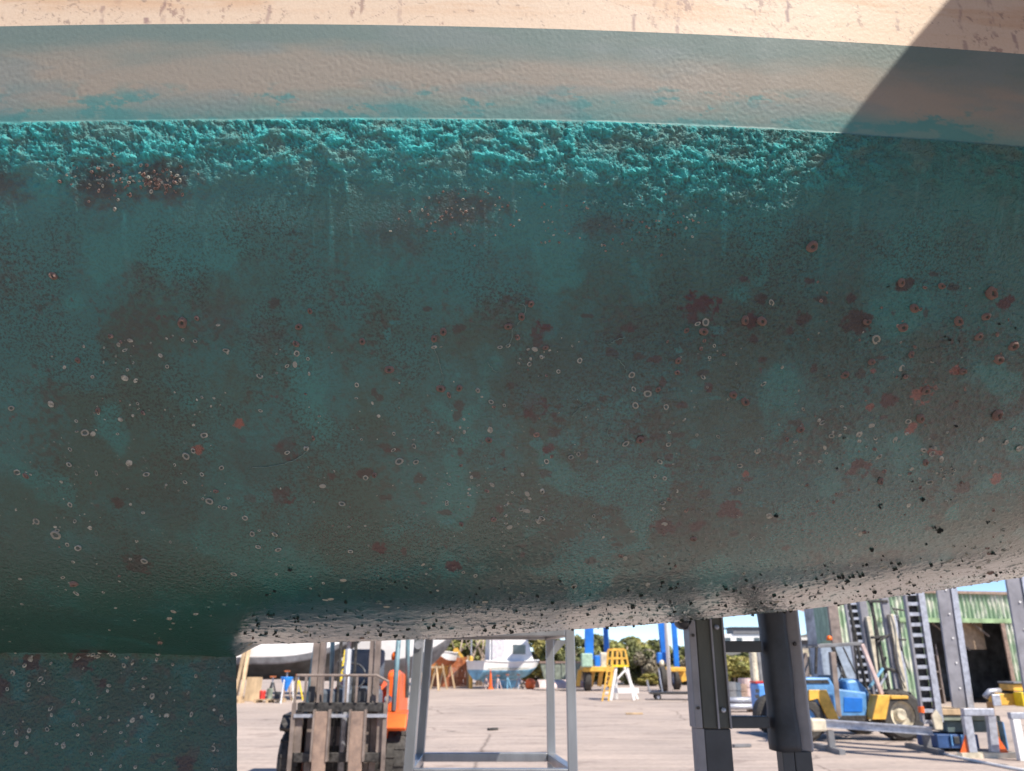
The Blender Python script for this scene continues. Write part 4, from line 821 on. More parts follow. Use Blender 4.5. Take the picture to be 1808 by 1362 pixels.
for px, py, ww, hh, mm, nm, Ys in ((1036, 1166, .6, .7, mat('pale_green_paint', (.35, .5, .38), .5), 'hydraulic_tank', 44.6), (1066, 1166, .42, .8, m_cream, 'engine_cover', 45.4), (1054, 1168, .3, .6, m_bblue, 'hydraulic_pack', 45.2), (1168, 1162, .5, .55, m_bblue, 'engine_cover', 44.4)):
    p = L(px, py, Ys); m = MB(); m.box(p, (ww, .5, hh)); m.build(nm, mm, t, bevel=.06)
p = L(1169, 1171, 44.2); m = MB(); m.lathe(p, [(0, -.1), (.15, -.1), (.17, 0), (.15, .1), (0, .1)], 16, 'y'); m.build('filter_drum', m_cream, t, smooth=True)
b1 = P(1183, 1215, 44); b1.z = 0; o = MB().lathe((0, 0, 0), [(.11, 0), (.09, 9)], 12).build('flag_pole', m_white, None, smooth=True); o.location = b1; tag(o, 'slim white pole beside the right-hand legs of the blue lift', 'pole')
# low boat trailer in front of it
b1 = P(1187, 1237, 35); b1.z = 0; t = thing('low_trailer', 'low dark trailer with a jockey wheel on the ground below the blue lift', 'trailer', b1, R(-4))
m = MB(); m.bx(-.9, 1.3, -.5, .6, .22, .3); m.build('bed', m_dkst, t); m = MB(); m.bar((-.9, 0, .25), (-1.0, -.1, .75), .06); m.bar((-.35, .3, .3), (-.45, .3, 1.2), .05); m.build('handle', m_galv, t)
for x in (-.6, .9):
    for y in (-.42, .5): wheel(t, (x, y, .12), .12, .08, 'y', m_galv)
# yellow-topped white work stand
Y = 34.5; b0 = P(1098, 1236, Y); b0.z = 0; t = thing('access_stand', 'white splayed stand with yellow guard rails on its platform, centre of the yard', 'work stand', b0, R(4)); L = local(t)
zp = L(0, 1178, Y).z; zt_ = L(0, 1147, Y).z
for (pb, pt_, dy) in ((1078, 1088, 0), (1120, 1107, 0), (1098, 1094, 1.1), (1136, 1110, 1.1)):
    a, c = L(pb, 1236, Y), L(pt_, 1178, Y); m = MB(); m.bar((a.x, dy, 0), (c.x, dy*.8, zp), .10); m.build('leg', m_white, t)
m = MB(); a, c = L(1072, 1200, Y), L(1128, 1200, Y); m.bar((a.x-.1, .6, .35), (c.x+.1, .6, .35), .16, .2); m.build('base_beam', m_white, t)
a, c = L(1079, 1178, Y), L(1110, 1178, Y); m = MB(); m.bx(a.x, c.x, -.1, 1.0, zp, zp+.08); m.build('platform', m_byel, t)
m = MB(); m.bar((L(1090, 1200, Y).x, 0, zp-.45), (L(1105, 1190, Y).x, 0, zp-.1), .07); m.build('brace', m_white, t)
for yy in (-.05, .95):
    for px, pt_ in ((1079, 1081), (1089, 1090), (1097, 1097), (1109, 1103)): m = MB(); m.bar((L(px, 1178, Y).x, yy, zp+.08), (L(pt_, 1147, Y).x, yy, zt_), .07); m.build('guard_post', m_yel, t)
    for k in (.5, 1): a, c = L(1080, 1165, Y), L(1107, 1165, Y); m = MB(); m.bar((a.x+.02*k*2, yy-.01, zp+(zt_-zp)*k), (c.x-.06*k*2, yy-.01, zp+(zt_-zp)*k), .08); m.build('guard_rail', m_yel, t)
for s_ in (0, .42): m = MB(); m.bar((L(1068, 1230, Y).x-s_*.6, -.75, 0), (L(1080, 1178, Y).x-s_*.4, -.12, zp+.05), .05); ld = m.build('ladder_stile', m_yel, t)
m = MB(); xa, xb = L(1068, 1230, Y).x, L(1080, 1178, Y).x
for k in range(1, 7): f = k/7; x = xa+(xb-xa)*f; m.bx(x-.25+.04*f, x, -.77+.63*f, -.70+.63*f, zp*f, zp*f+.03)
m.build('rungs', m_yel, t)

# ---------------- blue bin, clutter ----------------
Y = 24; b0 = P(1350, 1263, Y); b0.z = 0; t = thing('blue_bin', 'tall light blue plastic bin with two dark openings, behind the black cradle arm', 'bin', b0); L = local(t)
a = L(1331, 1207, Y); c = L(1366, 1263, Y); m = MB(); m.prism([(a.x, 0), (c.x, 0), (c.x-.02, a.z), (a.x-.02, a.z)], -.4, .4); m.build('body', mat('light_blue_plastic', (.10, .30, .72), .45), t, bevel=.04)
for py in (1220, 1230): p = L(1337, py, Y-.4); m = MB(); m.box((p.x, -.41, p.z), (.11, .02, .09)); m.build('opening', m_blk, t)
m = MB(); m.bx(a.x-.03, c.x, -.3, .3, a.z+.01, a.z+.06); m.build('lid', m_red, t)
rr_ = random.Random(9)
cl = [('barrel', m_greyb, 'grey barrel at the left of the clutter between the black uprights', 1288), ('barrel', m_seat, 'dark slate barrel second in the clutter between the black uprights', 1297), ('barrel', m_rust, 'rusty barrel in the middle of the clutter between the black uprights', 1308), ('barrel', m_net, 'pale pink barrel beside the blue bin', 1320)]
for i, (nm, mm, lb, px) in enumerate(cl):
    b1 = P(px, 1243, 29+i*.4); b1.z = 0; h_ = rr_.uniform(.7, .95); o = MB().lathe((0, 0, 0), [(.26, 0), (.27, .02), (.25, h_*.33), (.27, h_*.35), (.25, h_*.66), (.27, h_*.68), (.26, h_), (0, h_-.02)], 16).build(nm, mm, None); o.location = b1; tag(o, lb, 'barrel', 'barrels in the clutter heap')
b1 = P(1303, 1250, 26.5); b1.z = 0; t = thing('pipe_stack', 'pile of silver and orange pipes on timber bearers before the barrels', 'pipes', b1, R(3))
for k, (dy, z, mm) in enumerate(((-.2, .16, m_galv), (.02, .16, m_orange), (.24, .16, m_white), (-.08, .34, m_galv), (.14, .34, m_greyb))): m = MB(); m.tube([(-.8+.1*k, dy, z), (.75-.05*k, dy, z)], .09, 12); m.build('pipe', mm, t, smooth=True)
m = MB(); m.bx(-.6, -.5, -.4, .4, 0, .07); m.bx(.4, .5, -.4, .4, 0, .07); m.build('bearer', m_timber, t)
for i, (px, Yq, mm, lb) in enumerate(((1333, 30, m_cream, 'cream mooring pile standing behind the blue bin, left of two'), (1341, 30.6, m_greyb, 'grey weathered mooring pile standing behind the blue bin, right of two'))):
    b1 = P(px, 1200, Yq); b1.z = 0; m = MB(); m.lathe((0, 0, 0), [(.15, 0), (.14, 1.6), (.12, 2.1), (0, 2.12)], 12); o = m.build('timber_pile', mm, None); o.location = b1; tag(o, lb, 'post', 'piles behind the blue bin')
# house on the hill
b1 = P(1316, 1140, 250); b1.y = 300; gz_ = 7.5; b1 = P(1316, 1140, 290); b1.z = gz_-1; t = thing('hill_house', 'white house with dark flat roof on the distant hill', 'house', b1)
m = MB(); m.bx(-10, 10, -4, 4, 0, 4.2); m.build('wall', m_white, t); m = MB(); m.bx(-5, 5, -4.5, 4.5, 4.3, 6); m.build('upper_storey', m_greyb, t); m = MB(); m.bx(-6, 6, -5, 5, 6.02, 6.5); m.build('roof', m_dbot, t)
for x in (-7, -3, 3, 7): m = MB(); m.bx(x-1, x+1, -4.06, -4.01, 1.2, 3); m.build('window', m_glass, t)

# ---------------- trees ----------------
m_leaf = [mat('leaf_olive', (.27, .27, .075), .6, var=.35, scale=.9), mat('leaf_dark_olive', (.14, .15, .05), .6, var=.35, scale=.9), mat('leaf_yellow', (.40, .35, .10), .6, var=.3, scale=.9), mat('leaf_grey', (.27, .23, .16), .7, var=.3, scale=.9)]
m_bark = mat('pale_bark', (.42, .33, .26), .8, var=.2, scale=3)
def crown_mesh(seed, mats_, n=9000, leaf=.13):
    r = np.random.default_rng(seed); cl_ = []
    for _ in range(34):
        a, z = r.uniform(0, 2*np.pi), r.uniform(-.75, 1); rr = np.sqrt(max(0, 1-z*z))*r.uniform(.45, .95); cl_.append((rr*np.cos(a), rr*np.sin(a), z*r.uniform(.7, .95), r.uniform(.18, .36), r.random()))
    cl_ = np.array(cl_); idx = r.integers(0, len(cl_), n); c = cl_[idx]; d_ = r.normal(size=(n, 3)); d_ /= np.linalg.norm(d_, axis=1, keepdims=True)
    p = c[:, :3] + d_*c[:, 3:4]*(r.uniform(.6, 1.0, (n, 1))**.5); nrm = d_*.7 + r.normal(size=(n, 3))*.5; nrm /= np.linalg.norm(nrm, axis=1, keepdims=True)
    u = np.cross(nrm, r.normal(size=(n, 3))); u /= np.linalg.norm(u, axis=1, keepdims=True); v = np.cross(nrm, u); s_ = leaf*r.uniform(.5, 1.2, (n, 1))*.5
    q = np.stack([p-u*s_-v*s_*.5, p+u*s_-v*s_*.5, p+u*s_+v*s_*.5, p-u*s_+v*s_*.5], 1).reshape(-1, 3)
    me = bpy.data.meshes.new('crown'); me.from_pydata(q.tolist(), [], [(4*i, 4*i+1, 4*i+2, 4*i+3) for i in range(n)])
    for m in mats_: me.materials.append(m)
    me.polygons.foreach_set('material_index', (c[:, 4]*len(mats_)).astype(np.int32).clip(0, len(mats_)-1)); return me
CM = [crown_mesh(1, [m_leaf[0], m_leaf[1], m_leaf[0]]), crown_mesh(2, [m_leaf[0], m_leaf[2], m_leaf[2]]), crown_mesh(3, [m_leaf[1], m_leaf[3], m_leaf[3]]), crown_mesh(4, [m_leaf[1], m_leaf[1], m_leaf[0]])]
def tree(px, Y, toppx, rx, kind, label, low=.0, twisty=False, name='bushy_tree'):
    b = P(px, 1200, Y); b.z = 0; zt = P(px, toppx, Y).z; t = thing(name, label, 'tree', b, random.uniform(0, 6) if not twisty else 0, group='trees behind the yard'); r = random.Random(px)
    cz = (zt+low)/2; hz = (zt-low)/2
    for k in range(4 if twisty else 3):
        a = r.uniform(0, 6.28); x = rx*.5*math.cos(a); y = rx*.3*math.sin(a)
        m = MB(); m.tube([(r.uniform(-.3, .3), 0, 0), (x*.4, y*.4, zt*.35), (x*.7+r.uniform(-.2, .2), y, zt*.6), (x*1.2, y*1.2, zt*.85)], .13, 8, .04); m.build('trunk', m_bark, t, smooth=True)
    c = bpy.data.objects.new('crown', CM[kind]); COL.objects.link(c); c.parent = t; c.location = (0, 0, cz); c.scale = (rx, rx*.8, hz)
    return t
TL = [(742,56,1105,1.9,0,'leafy tree just right of the white boat bow'),(775,60,1100,2.3,3,'tall olive tree over the left end of the orange-brown fence'),(818,58,1108,2.0,0,'tree with bare pale branches over the right end of the fence'),
      (862,61,1106,2.2,1,'yellow-green tree behind the stern of the cabin boat'),(955,60,1118,2.3,1,'yellow-green tree behind the bow of the cabin boat'),(985,58,1128,1.8,0,'olive bush behind the grey-green skip'),(1026,57,1127,1.5,3,'dark bush left of the blue lift legs'),
      (1062,60,1124,1.6,0,'olive bush between the left pair of blue lift legs'),(1108,58,1130,1.5,0,'rounded olive tree behind the yellow-topped stand'),(1140,57,1146,1.5,2,'grey-brown bush right of the yellow-topped stand'),(1128,61,1127,1.9,1,'taller sunlit tree right of the yellow-topped stand'),
      (1160,60,1133,1.7,0,'olive tree left of the right-hand lift legs'),(1212,59,1144,1.7,0,'olive bush right of the right-hand lift legs'),(1150,55,1190,1.0,1,'low bright bush at the edge of the yard'),(1238,57,1150,1.4,2,'grey-green bush beside the left black upright'),
      (1290,58,1157,1.9,1,'bright yellow-green tree seen between the black uprights'),(1325,60,1153,1.7,0,'olive tree at the right between the black uprights'),(1262,58,1156,1.4,1,'sunlit bush behind the left black upright'),(1375,60,1158,2.0,3,'dark bush hidden mostly by the padded arm')]
for a in TL: tree(a[0], a[1], a[2], a[3], a[4], a[5], low=.0 if a[2] > 1112 else .9, twisty=a[2] < 1112)
b1 = P(940, 1214, 62); b1.z = 0
for i, (px, dx, tp_) in enumerate(((800, -.8, 1130), (806, .2, 1135), (826, .6, 1125), (842, .9, 1128), (849, .1, 1130))):
    b1 = P(px, 1205, 55.5); b1.z = 0; zt = P(px, tp_, 55.5).z; r = random.Random(i); m = MB(); m.tube([(0, 0, 0), (dx*.2, 0, zt*.4), (dx*.9, .1, zt*.8), (dx*1.7, .1, zt*1.1)], .11, 8, .04); t = thing('bare_tree', ['pale bare trunk leaning left above the fence', 'pale upright bare trunk above the fence', 'pale bare trunk leaning right near the yellow bollard', 'pale curved bare trunk next to the cabin boat stern', 'thin upright pale trunk behind the cabin boat stern'][i], 'tree', b1, group='bare trunks behind the fence'); m.build('trunk', m_bark, t, smooth=True)
    m = MB(); m.tube([(dx*.6, 0, zt*.6), (dx*.2-.3, .1, zt*.9), (dx-.7, .1, zt*1.15)], .05, 6, .02); m.tube([(dx*.8, 0, zt*.75), (dx+.4, .1, zt*.95), (dx+.8, .1, zt*1.05)], .05, 6, .02); m.build('branches', m_bark, t, smooth=True)
# ---------------- green shed ----------------
def corr_mat():
    m = mat('green_corrugated_iron', (.27, .38, .24), .6, var=.3, scale=5, col2=(.62, .62, .52), amt=(.42, .52), stretch=(1, 1, .35)); nt = m.node_tree; b = nt.nodes['Principled BSDF']
    return m
m_corr = corr_mat(); m_corrd = mat('green_side_iron', (.30, .42, .32), .6, var=.2, scale=1.5); m_trim = mat('green_trim', (.27, .38, .20), .6, var=.2, scale=3); m_in = mat('shed_interior', (.45, .46, .48), .9, var=.3, scale=2)
def corr(mb, p, q, z0, z1, dep=.05, pitch=.19, z1b=None):       # corrugated sheet from p to q (x,y), real waves
    p, q = Vector((p[0], p[1], 0)), Vector((q[0], q[1], 0)); d_ = q-p; L_ = d_.length; d_ /= L_; nr = Vector((d_.y, -d_.x, 0)); n = int(L_/pitch*6); vs = []
    for i in range(n+1):
        s_ = L_*i/n; w_ = dep*math.sin(2*math.pi*s_/pitch); b = p+d_*s_+nr*w_; zt = z1 if z1b is None else z1+(z1b-z1)*i/n; vs += [(b.x, b.y, z0), (b.x, b.y, zt)]
    mb.add(vs, [(2*i, 2*i+2, 2*i+3, 2*i+1) for i in range(n)])
Ys = 30; c0 = P(1484, 1200, Ys); c0.z = 0; t = thing('corrugated_shed', 'green corrugated iron shed with rusty roof edge and wide dark doorway', 'shed', c0)
zE = P(1484, 1044, Ys).z; ang = R(12); D = Vector((math.cos(ang), math.sin(ang), 0))
def hit(px, py_=1150):                                             # where a sight line meets the front wall
    d_ = ray(px, py_); k = d_.x/d_.y; s_ = (k*c0.y - c0.x)/(D.x - k*D.y); return s_
sL, sR = hit(1641, 1240), hit(1794, 1240); sE = 16
q1 = D*hit(1700, 1100) + c0; zh = P(1700, 1096, q1.y).z
m = MB(); corr(m, (0, 0), (D*sL).xy, 0, zE); m.build('front_wall', m_corr, t)
m = MB(); corr(m, (D*sR).xy, (D*sE).xy, 0, zE); m.build('front_wall', m_corr, t)
m = MB(); corr(m, (D*sL).xy, (D*sR).xy, zh, zE); m.build('header', m_corr, t)
m = MB(); o_ = Vector((D.y, -D.x, 0))*.07; m.bar(D*(sL-1.6)+o_+Vector((0, 0, zh)), D*sE+o_+Vector((0, 0, zh)), .06, .16); m.build('door_track', m_trim, t)
m = MB(); m.bar(D*-.3+o_*1.3+Vector((0, 0, zE+.04)), D*sE+o_*1.3+Vector((0, 0, zE+.04)), .12, .10); m.build('gutter', m_rust, t)
for s_ in (sL, sR): m = MB(); m.bar(D*s_+o_+Vector((0, 0, 0)), D*s_+o_+Vector((0, 0, zh-.09)), .14, .08); m.build('door_post', m_rust if s_ == sR else m_trim, t)
m = MB(); m.bar(o_, o_+Vector((0, 0, zE)), .35, .16); m.build('corner_post', m_worn, t)
Nn = Vector((-D.y, D.x, 0)); endL = P(1438, 1200, 38)-c0; endL.z = 0; zB = P(1438, 1083, 38).z
m = MB(); corr(m, endL.xy, (0, 0), 1.9, zB, .04, .3, zE); m.build('side_wall', m_corrd, t)
m = MB(); corr(m, (endL*.999).xy, (endL*.46).xy, 0, 1.9, .04, .3); m.build('side_wall', m_corrd, t); m = MB(); corr(m, (endL*.38).xy, (0, 0), 0, 1.9, .04, .3); m.build('side_wall', m_corrd, t)
m = MB(); m.bar(endL+Vector((-.1, -.1, 1.95)), Vector((-.1, -.1, 2.2)), .1, .2); m.build('side_track', m_trim, t)
bk = D*sE + Nn*12; bl = endL + D*1
m = MB(); m.add([endL+Vector((0, 0, zB+.02)), Vector((0, 0, zE+.02)), D*sE+Vector((0, 0, zE+.02)), bk+Vector((0, 0, zE+1.0)), endL+Nn*4+Vector((0, 0, zE+.6))], [(0, 1, 2, 3, 4)]); m.build('roof', m_rust, t)
e_ = Nn*6
m = MB(); m.add([Nn*5.5+D*(sL-1.2), Nn*5.5+D*(sR+5), Nn*5.5+D*(sR+5)+Vector((0, 0, zE)), Nn*5.5+D*(sL-1.2)+Vector((0, 0, zE))], [(0, 1, 2, 3)]); m.add([Nn*5.5+D*(sR+5), D*(sR+5)+Nn*.2, D*(sR+5)+Nn*.2+Vector((0, 0, zE)), Nn*5.5+D*(sR+5)+Vector((0, 0, zE))], [(0, 1, 2, 3)])
m.add([Nn*5.5+D*(sL-1.2), D*(sL-1.2)+Nn*.2, D*(sL-1.2)+Nn*.2+Vector((0, 0, zE)), Nn*5.5+D*(sL-1.2)+Vector((0, 0, zE))], [(0, 1, 2, 3)]); m.add([Nn*.2+D*(sL-1.2)+Vector((0,0,zE-.1)), Nn*.2+D*(sR+5)+Vector((0,0,zE-.1)), Nn*5.5+D*(sR+5)+Vector((0,0,zE-.1)), Nn*5.5+D*(sL-1.2)+Vector((0,0,zE-.1))], [(0,1,2,3)]); m.build('interior_wall', m_in, t)
m = MB(); p = D*hit(1745, 1120)+Nn*.9; zz = P(1745, 1122, c0.y+p.y).z; m.box((p.x, p.y, zz), (1.15, .06, 1.05), rz=ang); m.build('window_board', mat('tan_board', (.42, .30, .20), .7), t)
m = MB(); m.bar(p+Vector((-1.5, -.1, 2.9)), p+Vector((-.2, -.1, 1.9)), .06); m.bar(p+Vector((-.6, -.2, 3.4)), p+Vector((.6, -.2, 2.4)), .07); m.bar(p+Vector((-.65, -.1, 1.9)), p+Vector((-.65, -.1, 3.3)), .06); m.build('brace', m_worn, t)
# shelf inside left of doorway
for i, (zz, lb) in enumerate(((1.9, 'upper'),)):
    b1 = c0 + D*(sL+.75)+Nn*1.0; t2 = thing('workshop_shelf', 'steel shelf of tins and boxes just inside the dark shed doorway', 'shelf', b1, ang)
    for z in (.5, 1.1, 1.7): m = MB(); m.bx(-.5, .5, -.25, .25, z, z+.04); m.build('shelf_board', m_worn, t2)
    for x in (-.5, .5): m = MB(); m.bx(x-.03, x+.03, -.27, .27, 0, 2.1); m.build('frame', m_worn, t2)
    for j, (x, z, mm, lb2) in enumerate(((-.25, 1.74, m_cream, 'cream box on the top shelf inside the shed doorway'), (.2, 1.74, m_lblue, 'blue box on the top shelf inside the shed doorway'), (-.1, 1.14, m_galv, 'silver tin on the middle shelf inside the shed doorway'), (.2, .54, m_white, 'white box on the bottom shelf inside the shed doorway'))):
        o = MB().box((0, 0, .12), (.28, .24, .24)).build('storage_box', mm, None, bevel=.02); o.location = b1 + D*x + Vector((0, 0, z+.001)); o.rotation_euler = (0, 0, ang); tag(o, lb2, 'box', 'boxes on the shed shelf')
# pale building and boat glimpsed left of the shed
b1 = P(1440, 1200, 46); b1.z = 0; t = thing('site_cabin', 'pale grey site cabin with a wide window left of the green shed', 'cabin', b1)
m = MB(); m.bx(-1.5, 1.6, 0, 2.4, 0, 2.6); m.build('wall', m_conc, t); m = MB(); m.bx(-1.7, 1.8, -.2, 2.6, 2.61, 2.75); m.build('roof', m_white, t); m = MB(); m.bx(-1.1, .6, -.05, -.01, .9, 1.7); m.build('window', m_glass, t); m = MB(); m.bx(-1.5, 1.6, -.06, -.002, 1.75, 2.1); m.build('fascia', m_cream, t)
b1 = P(1483, 1225, 24.5); b1.z = 0; t = thing('electrical_cabinet', 'blue-grey steel cabinet with a small white sticker behind the blue forklift', 'cabinet', b1, R(8))
m = MB(); m.bx(-.6, .62, -.3, .3, 0, 1.95); m.build('body', mat('blue_grey_paint', (.26, .31, .38), .5), t, bevel=.04); m = MB(); m.bx(-.25, -.08, -.312, -.302, 1.45, 1.62); m.build('sticker', m_white, t)

# ---------------- blue and yellow forklift ----------------
Yf_ = 17.2; b0 = P(1500, 1300, Yf_); b0.z = 0; t = thing('heavy_forklift', 'large blue forklift with yellow mudguards and tall tilted mast, side on', 'forklift', b0, R(6)); L = local(t)
Mi = Matrix.Rotation(-R(6), 3, 'Z')
def Q(px, py, dy=0): v = Mi @ L(px, py, Yf_+dy); v.y = dy; return v
def sl(pts, y0, y1, nm, mm, bevel=.03): m = MB(); m.prism([(Q(a, b).x, max(.02, Q(a, b).z)) for a, b in pts], y0, y1); return m.build(nm, mm, t, bevel=bevel)
sl([(1400,1196),(1448,1196),(1462,1218),(1468,1268),(1400,1268)], -.35, 1.25, 'counterweight', m_blue)
sl([(1462,1215),(1520,1222),(1522,1268),(1462,1268)], -.25, 1.15, 'body', m_blue)
sl([(1488,1202),(1512,1198),(1534,1222),(1530,1262),(1518,1262),(1498,1240)], -.1, 1.0, 'cowl', m_blue, .06)
sl([(1408,1217),(1440,1217),(1462,1268),(1442,1268),(1424,1232),(1408,1236)], -.42, -.36, 'mudguard', m_yel, .01)
sl([(1529,1226),(1552,1226),(1543,1268),(1518,1268)], -.5, -.2, 'mudguard', m_yel, .01); sl([(1552,1226),(1584,1227),(1585,1233),(1553,1233)], -.5, -.2, 'mudguard', m_yel, .01)
p = Q(1578, 1272); rr2 = .47; wheel(t, (p.x, -.28, rr2), rr2, .38, 'y', m_cream, lugs=24); wheel(t, (p.x, 1.25, rr2), rr2, .38, 'y', m_cream)
p = Q(1405, 1280); wheel(t, (p.x, -.25, .40), .40, .32, 'y', m_greyb, lugs=20); wheel(t, (p.x, 1.2, .40), .40, .32, 'y', m_greyb)
def bar2(a, b_, w_, mm, nm, y=-.2, y2=None, dp=None): m = MB(); A_, B2_ = Q(*a), Q(*b_); A_.y = y; B2_.y = y if y2 is None else y2; m.bar(A_, B2_, w_, dp or w_, up=(0, 1, 0)); return m.build(nm, mm, t, bevel=.01)
for y in (-.3, .95):
    bar2((1455, 1152), (1465, 1264), .11, m_worn, 'guard_post', y); bar2((1510, 1138), (1546, 1226), .075, m_net if y < 0 else m_dkst, 'guard_post', y); bar2((1428, 1142), (1508, 1137), .07, m_greyb, 'guard_rail', y); bar2((1427, 1143), (1425, 1190), .05, m_dkst, 'exhaust_pipe' if y < 0 else 'guard_post', y)
for k in range(6): px = 1436+k*12; m = MB(); A_ = Q(px, 1139); m.bar((A_.x, -.26, A_.z), (A_.x, .91, A_.z), .03); m.build('guard_slat', m_greyb, t)
bar2((1474, 1143), (1497, 1190), .03, m_dkst, 'grab_handle', -.33)
m = MB(); A_ = Q(1455, 1130); m.lathe((A_.x, -.2, A_.z), [(.05, -.02), (.06, .02), (.04, .07), (0, .08)], 14); m.build('beacon', m_amber, t, smooth=True)
sl([(1470,1218),(1492,1215),(1494,1224),(1472,1228)], .1, .7, 'seat', m_seat, .04); sl([(1470,1192),(1476,1192),(1480,1218),(1472,1218)], .1, .7, 'seat_back', m_seat, .04)
m = MB(); c_ = Q(1495, 1192); m.tube([(c_.x+.06*math.cos(a), .4+.19*math.sin(a), c_.z+.17*math.cos(a)) for a in [2*math.pi*k/16 for k in range(17)]], .016, 8); m.build('steering_wheel', m_blk, t)
for y in (-.05, .85):                                              # mast: nested channels tilted back
    bar2((1597, 1262), (1560, 1035), .17, m_greyst, 'mast_channel', y, dp=.10); bar2((1577, 1240), (1534, 1040), .06, m_dkst, 'mast_channel', y, dp=.06)
    bar2((1604, 1258), (1571, 1085), .10, m_cream, 'lift_cylinder', y-.08); bar2((1560, 1235), (1545, 1100), .04, m_dkst, 'hose', y)
for (a, b_) in (((1532, 1062), (1568, 1062)), ((1537, 1126), (1568, 1124)), ((1558, 1180), (1590, 1186))): bar2(a, b_, .06, m_dkst, 'mast_brace', -.1)
for (a, b_) in (((1545, 1135), (1570, 1120)), ((1552, 1190), (1562, 1160)), ((1575, 1075), (1598, 1078)), ((1574, 1130), (1600, 1130))): bar2(a, b_, .035, m_dkst, 'mast_brace', -.15)
bar2((1590, 1085), (1610, 1235), .20, m_galv, 'mast_shield', .1, dp=.04)
bar2((1530, 1215), (1556, 1180), .05, m_lblue, 'tilt_cylinder', -.15); bar2((1545, 1222), (1566, 1190), .04, m_galv, 'tilt_cylinder', -.1)

for i, (a_, b_) in enumerate((((1568, 1070), (1590, 1150)), ((1572, 1078), (1600, 1190)), ((1562, 1120), (1586, 1215)))):
    pts_ = []
    for k in range(9): f = k/8; q = Q(a_[0]+(b_[0]-a_[0])*f + 4*math.sin(f*5+i), a_[1]+(b_[1]-a_[1])*f); q.y = -.25-.03*i; pts_.append(q)
    MB().tube(pts_, .014, 6).build('hose', m_dkst, t, smooth=True)
sl([(1464,1262),(1522,1262),(1522,1276),(1464,1276)], -.3, -.26, 'step_plate', m_dkst, .005)
sl([(1404,1200),(1444,1200),(1448,1206),(1404,1206)], -.37, -.352, 'engine_grille', m_dkst, .004)
sl([(1478,1230),(1512,1232),(1512,1256),(1478,1256)], -.262, -.252, 'access_panel', m_bblue, .004)

# ---------------- galvanised boat cradle ----------------
Yc_ = 14.6; b0 = P(1560, 1300, Yc_); b0.z = 0; t = thing('boat_cradle', 'galvanised boat cradle with tall perforated uprights in front of the blue forklift', 'cradle', b0); L = local(t)
a, c = L(1436, 1276, Yc_+.3), L(1646, 1291, Yc_); 
for dz, hh, dep in ((.055, .02, .14), (-.055, .02, .14), (0, .09, .03)):
    m = MB(); m.bar(a+Vector((0, 0, dz)), c+Vector((0, 0, dz)), dep, hh); m.build('beam_flange' if hh < .05 else 'beam_web', m_galv, t)
m = MB(); e1_ = L(1440, 1288, Yc_+.3); m.box((e1_.x, e1_.y-.05, a.z-.03), (.26, .3, .2)); m.build('end_fitting', m_cream, t, bevel=.03)
for px in (1470, 1640): q = L(px, 1283, Yc_+.1); m = MB(); m.bx(q.x-.05, q.x+.05, q.y-.3, q.y+.9, .0, .08); m.bx(q.x-.05, q.x+.05, q.y+.1, q.y+.2, .081, q.z-.07); m.build('foot', m_greyb, t)
def upright(x0, y0, x1, y1, Y, wpx, ladder, bottomz=None):
    a, c = L(x0, y0, Y), L(x1, y1, Y); d_ = (c-a).normalized(); ext = c + d_*1.2; w_ = wpx/FPX*Y
    r_ = Vector((1, 0, 0)); lf, rt = -w_*.36, w_*.34
    m = MB(); m.bar(a+r_*rt, ext+r_*rt, w_*.30, .10, up=(0, 1, 0)); m.build('upright_flange', m_galv, t)
    if ladder:
        m = MB(); m.bar(a+r_*lf*1.25, ext+r_*lf*1.25, w_*.10, .10, up=(0, 1, 0)); m.build('upright_edge', m_greyst, t)
        m = MB(); Ln = (ext-a).length; n = int(Ln/.17)
        for k in range(n+1): p = a+d_*(Ln*k/n); m.bar(p+r_*lf*1.2, p+r_*rt*.75, .035, .06)
        m.build('rungs', m_galv, t)
        m = MB(); m.bar(a+r_*(-w_*.1)+Vector((0, .07, 0)), ext+r_*(-w_*.1)+Vector((0, .07, 0)), w_*.6, .012, up=(0, 1, 0)); m.build('back_plate', m_dkst, t)
    else:
        m = MB(); m.bar(a+r_*(-w_*.16), ext+r_*(-w_*.16), w_*.66, .05, up=(0, 1, 0)); m.build('upright_web', m_greyst, t)
        for k in range(7): p = a+(ext-a)*(.1+.13*k)+r_*(-w_*.05); m = MB(); m.lathe(p+Vector((0, -.03, 0)), [(0, -.012), (.016, -.012), (.016, 0)], 8, 'y'); m.build('bolt', m_white, t)
upright(1542, 1272, 1504, 1050, 20.2, 32, True); upright(1646, 1275, 1612, 1045, 14.6, 34, True); upright(1700, 1250, 1670, 1040, 14.9, 34, False); upright(1832, 1250, 1793, 1020, 12.6, 36, False)
m = MB(); q = L(1652, 1275, Yc_-.1); m.prism([(q.x-.07, q.z+.10), (q.x+.02, q.z+.2), (q.x+.10, q.z+.06), (q.x+.08, q.z-.12), (q.x-.05, q.z-.12)], q.y-.05, q.y); m.build('socket', m_cream, t, bevel=.01)
m = MB(); q = L(1629, 1270, Yc_-.05); m.lathe((q.x, q.y, q.z+.1), [(.05, 0), (.05, .1), (0, .1)], 12); m.build('cap', m_orange, t)
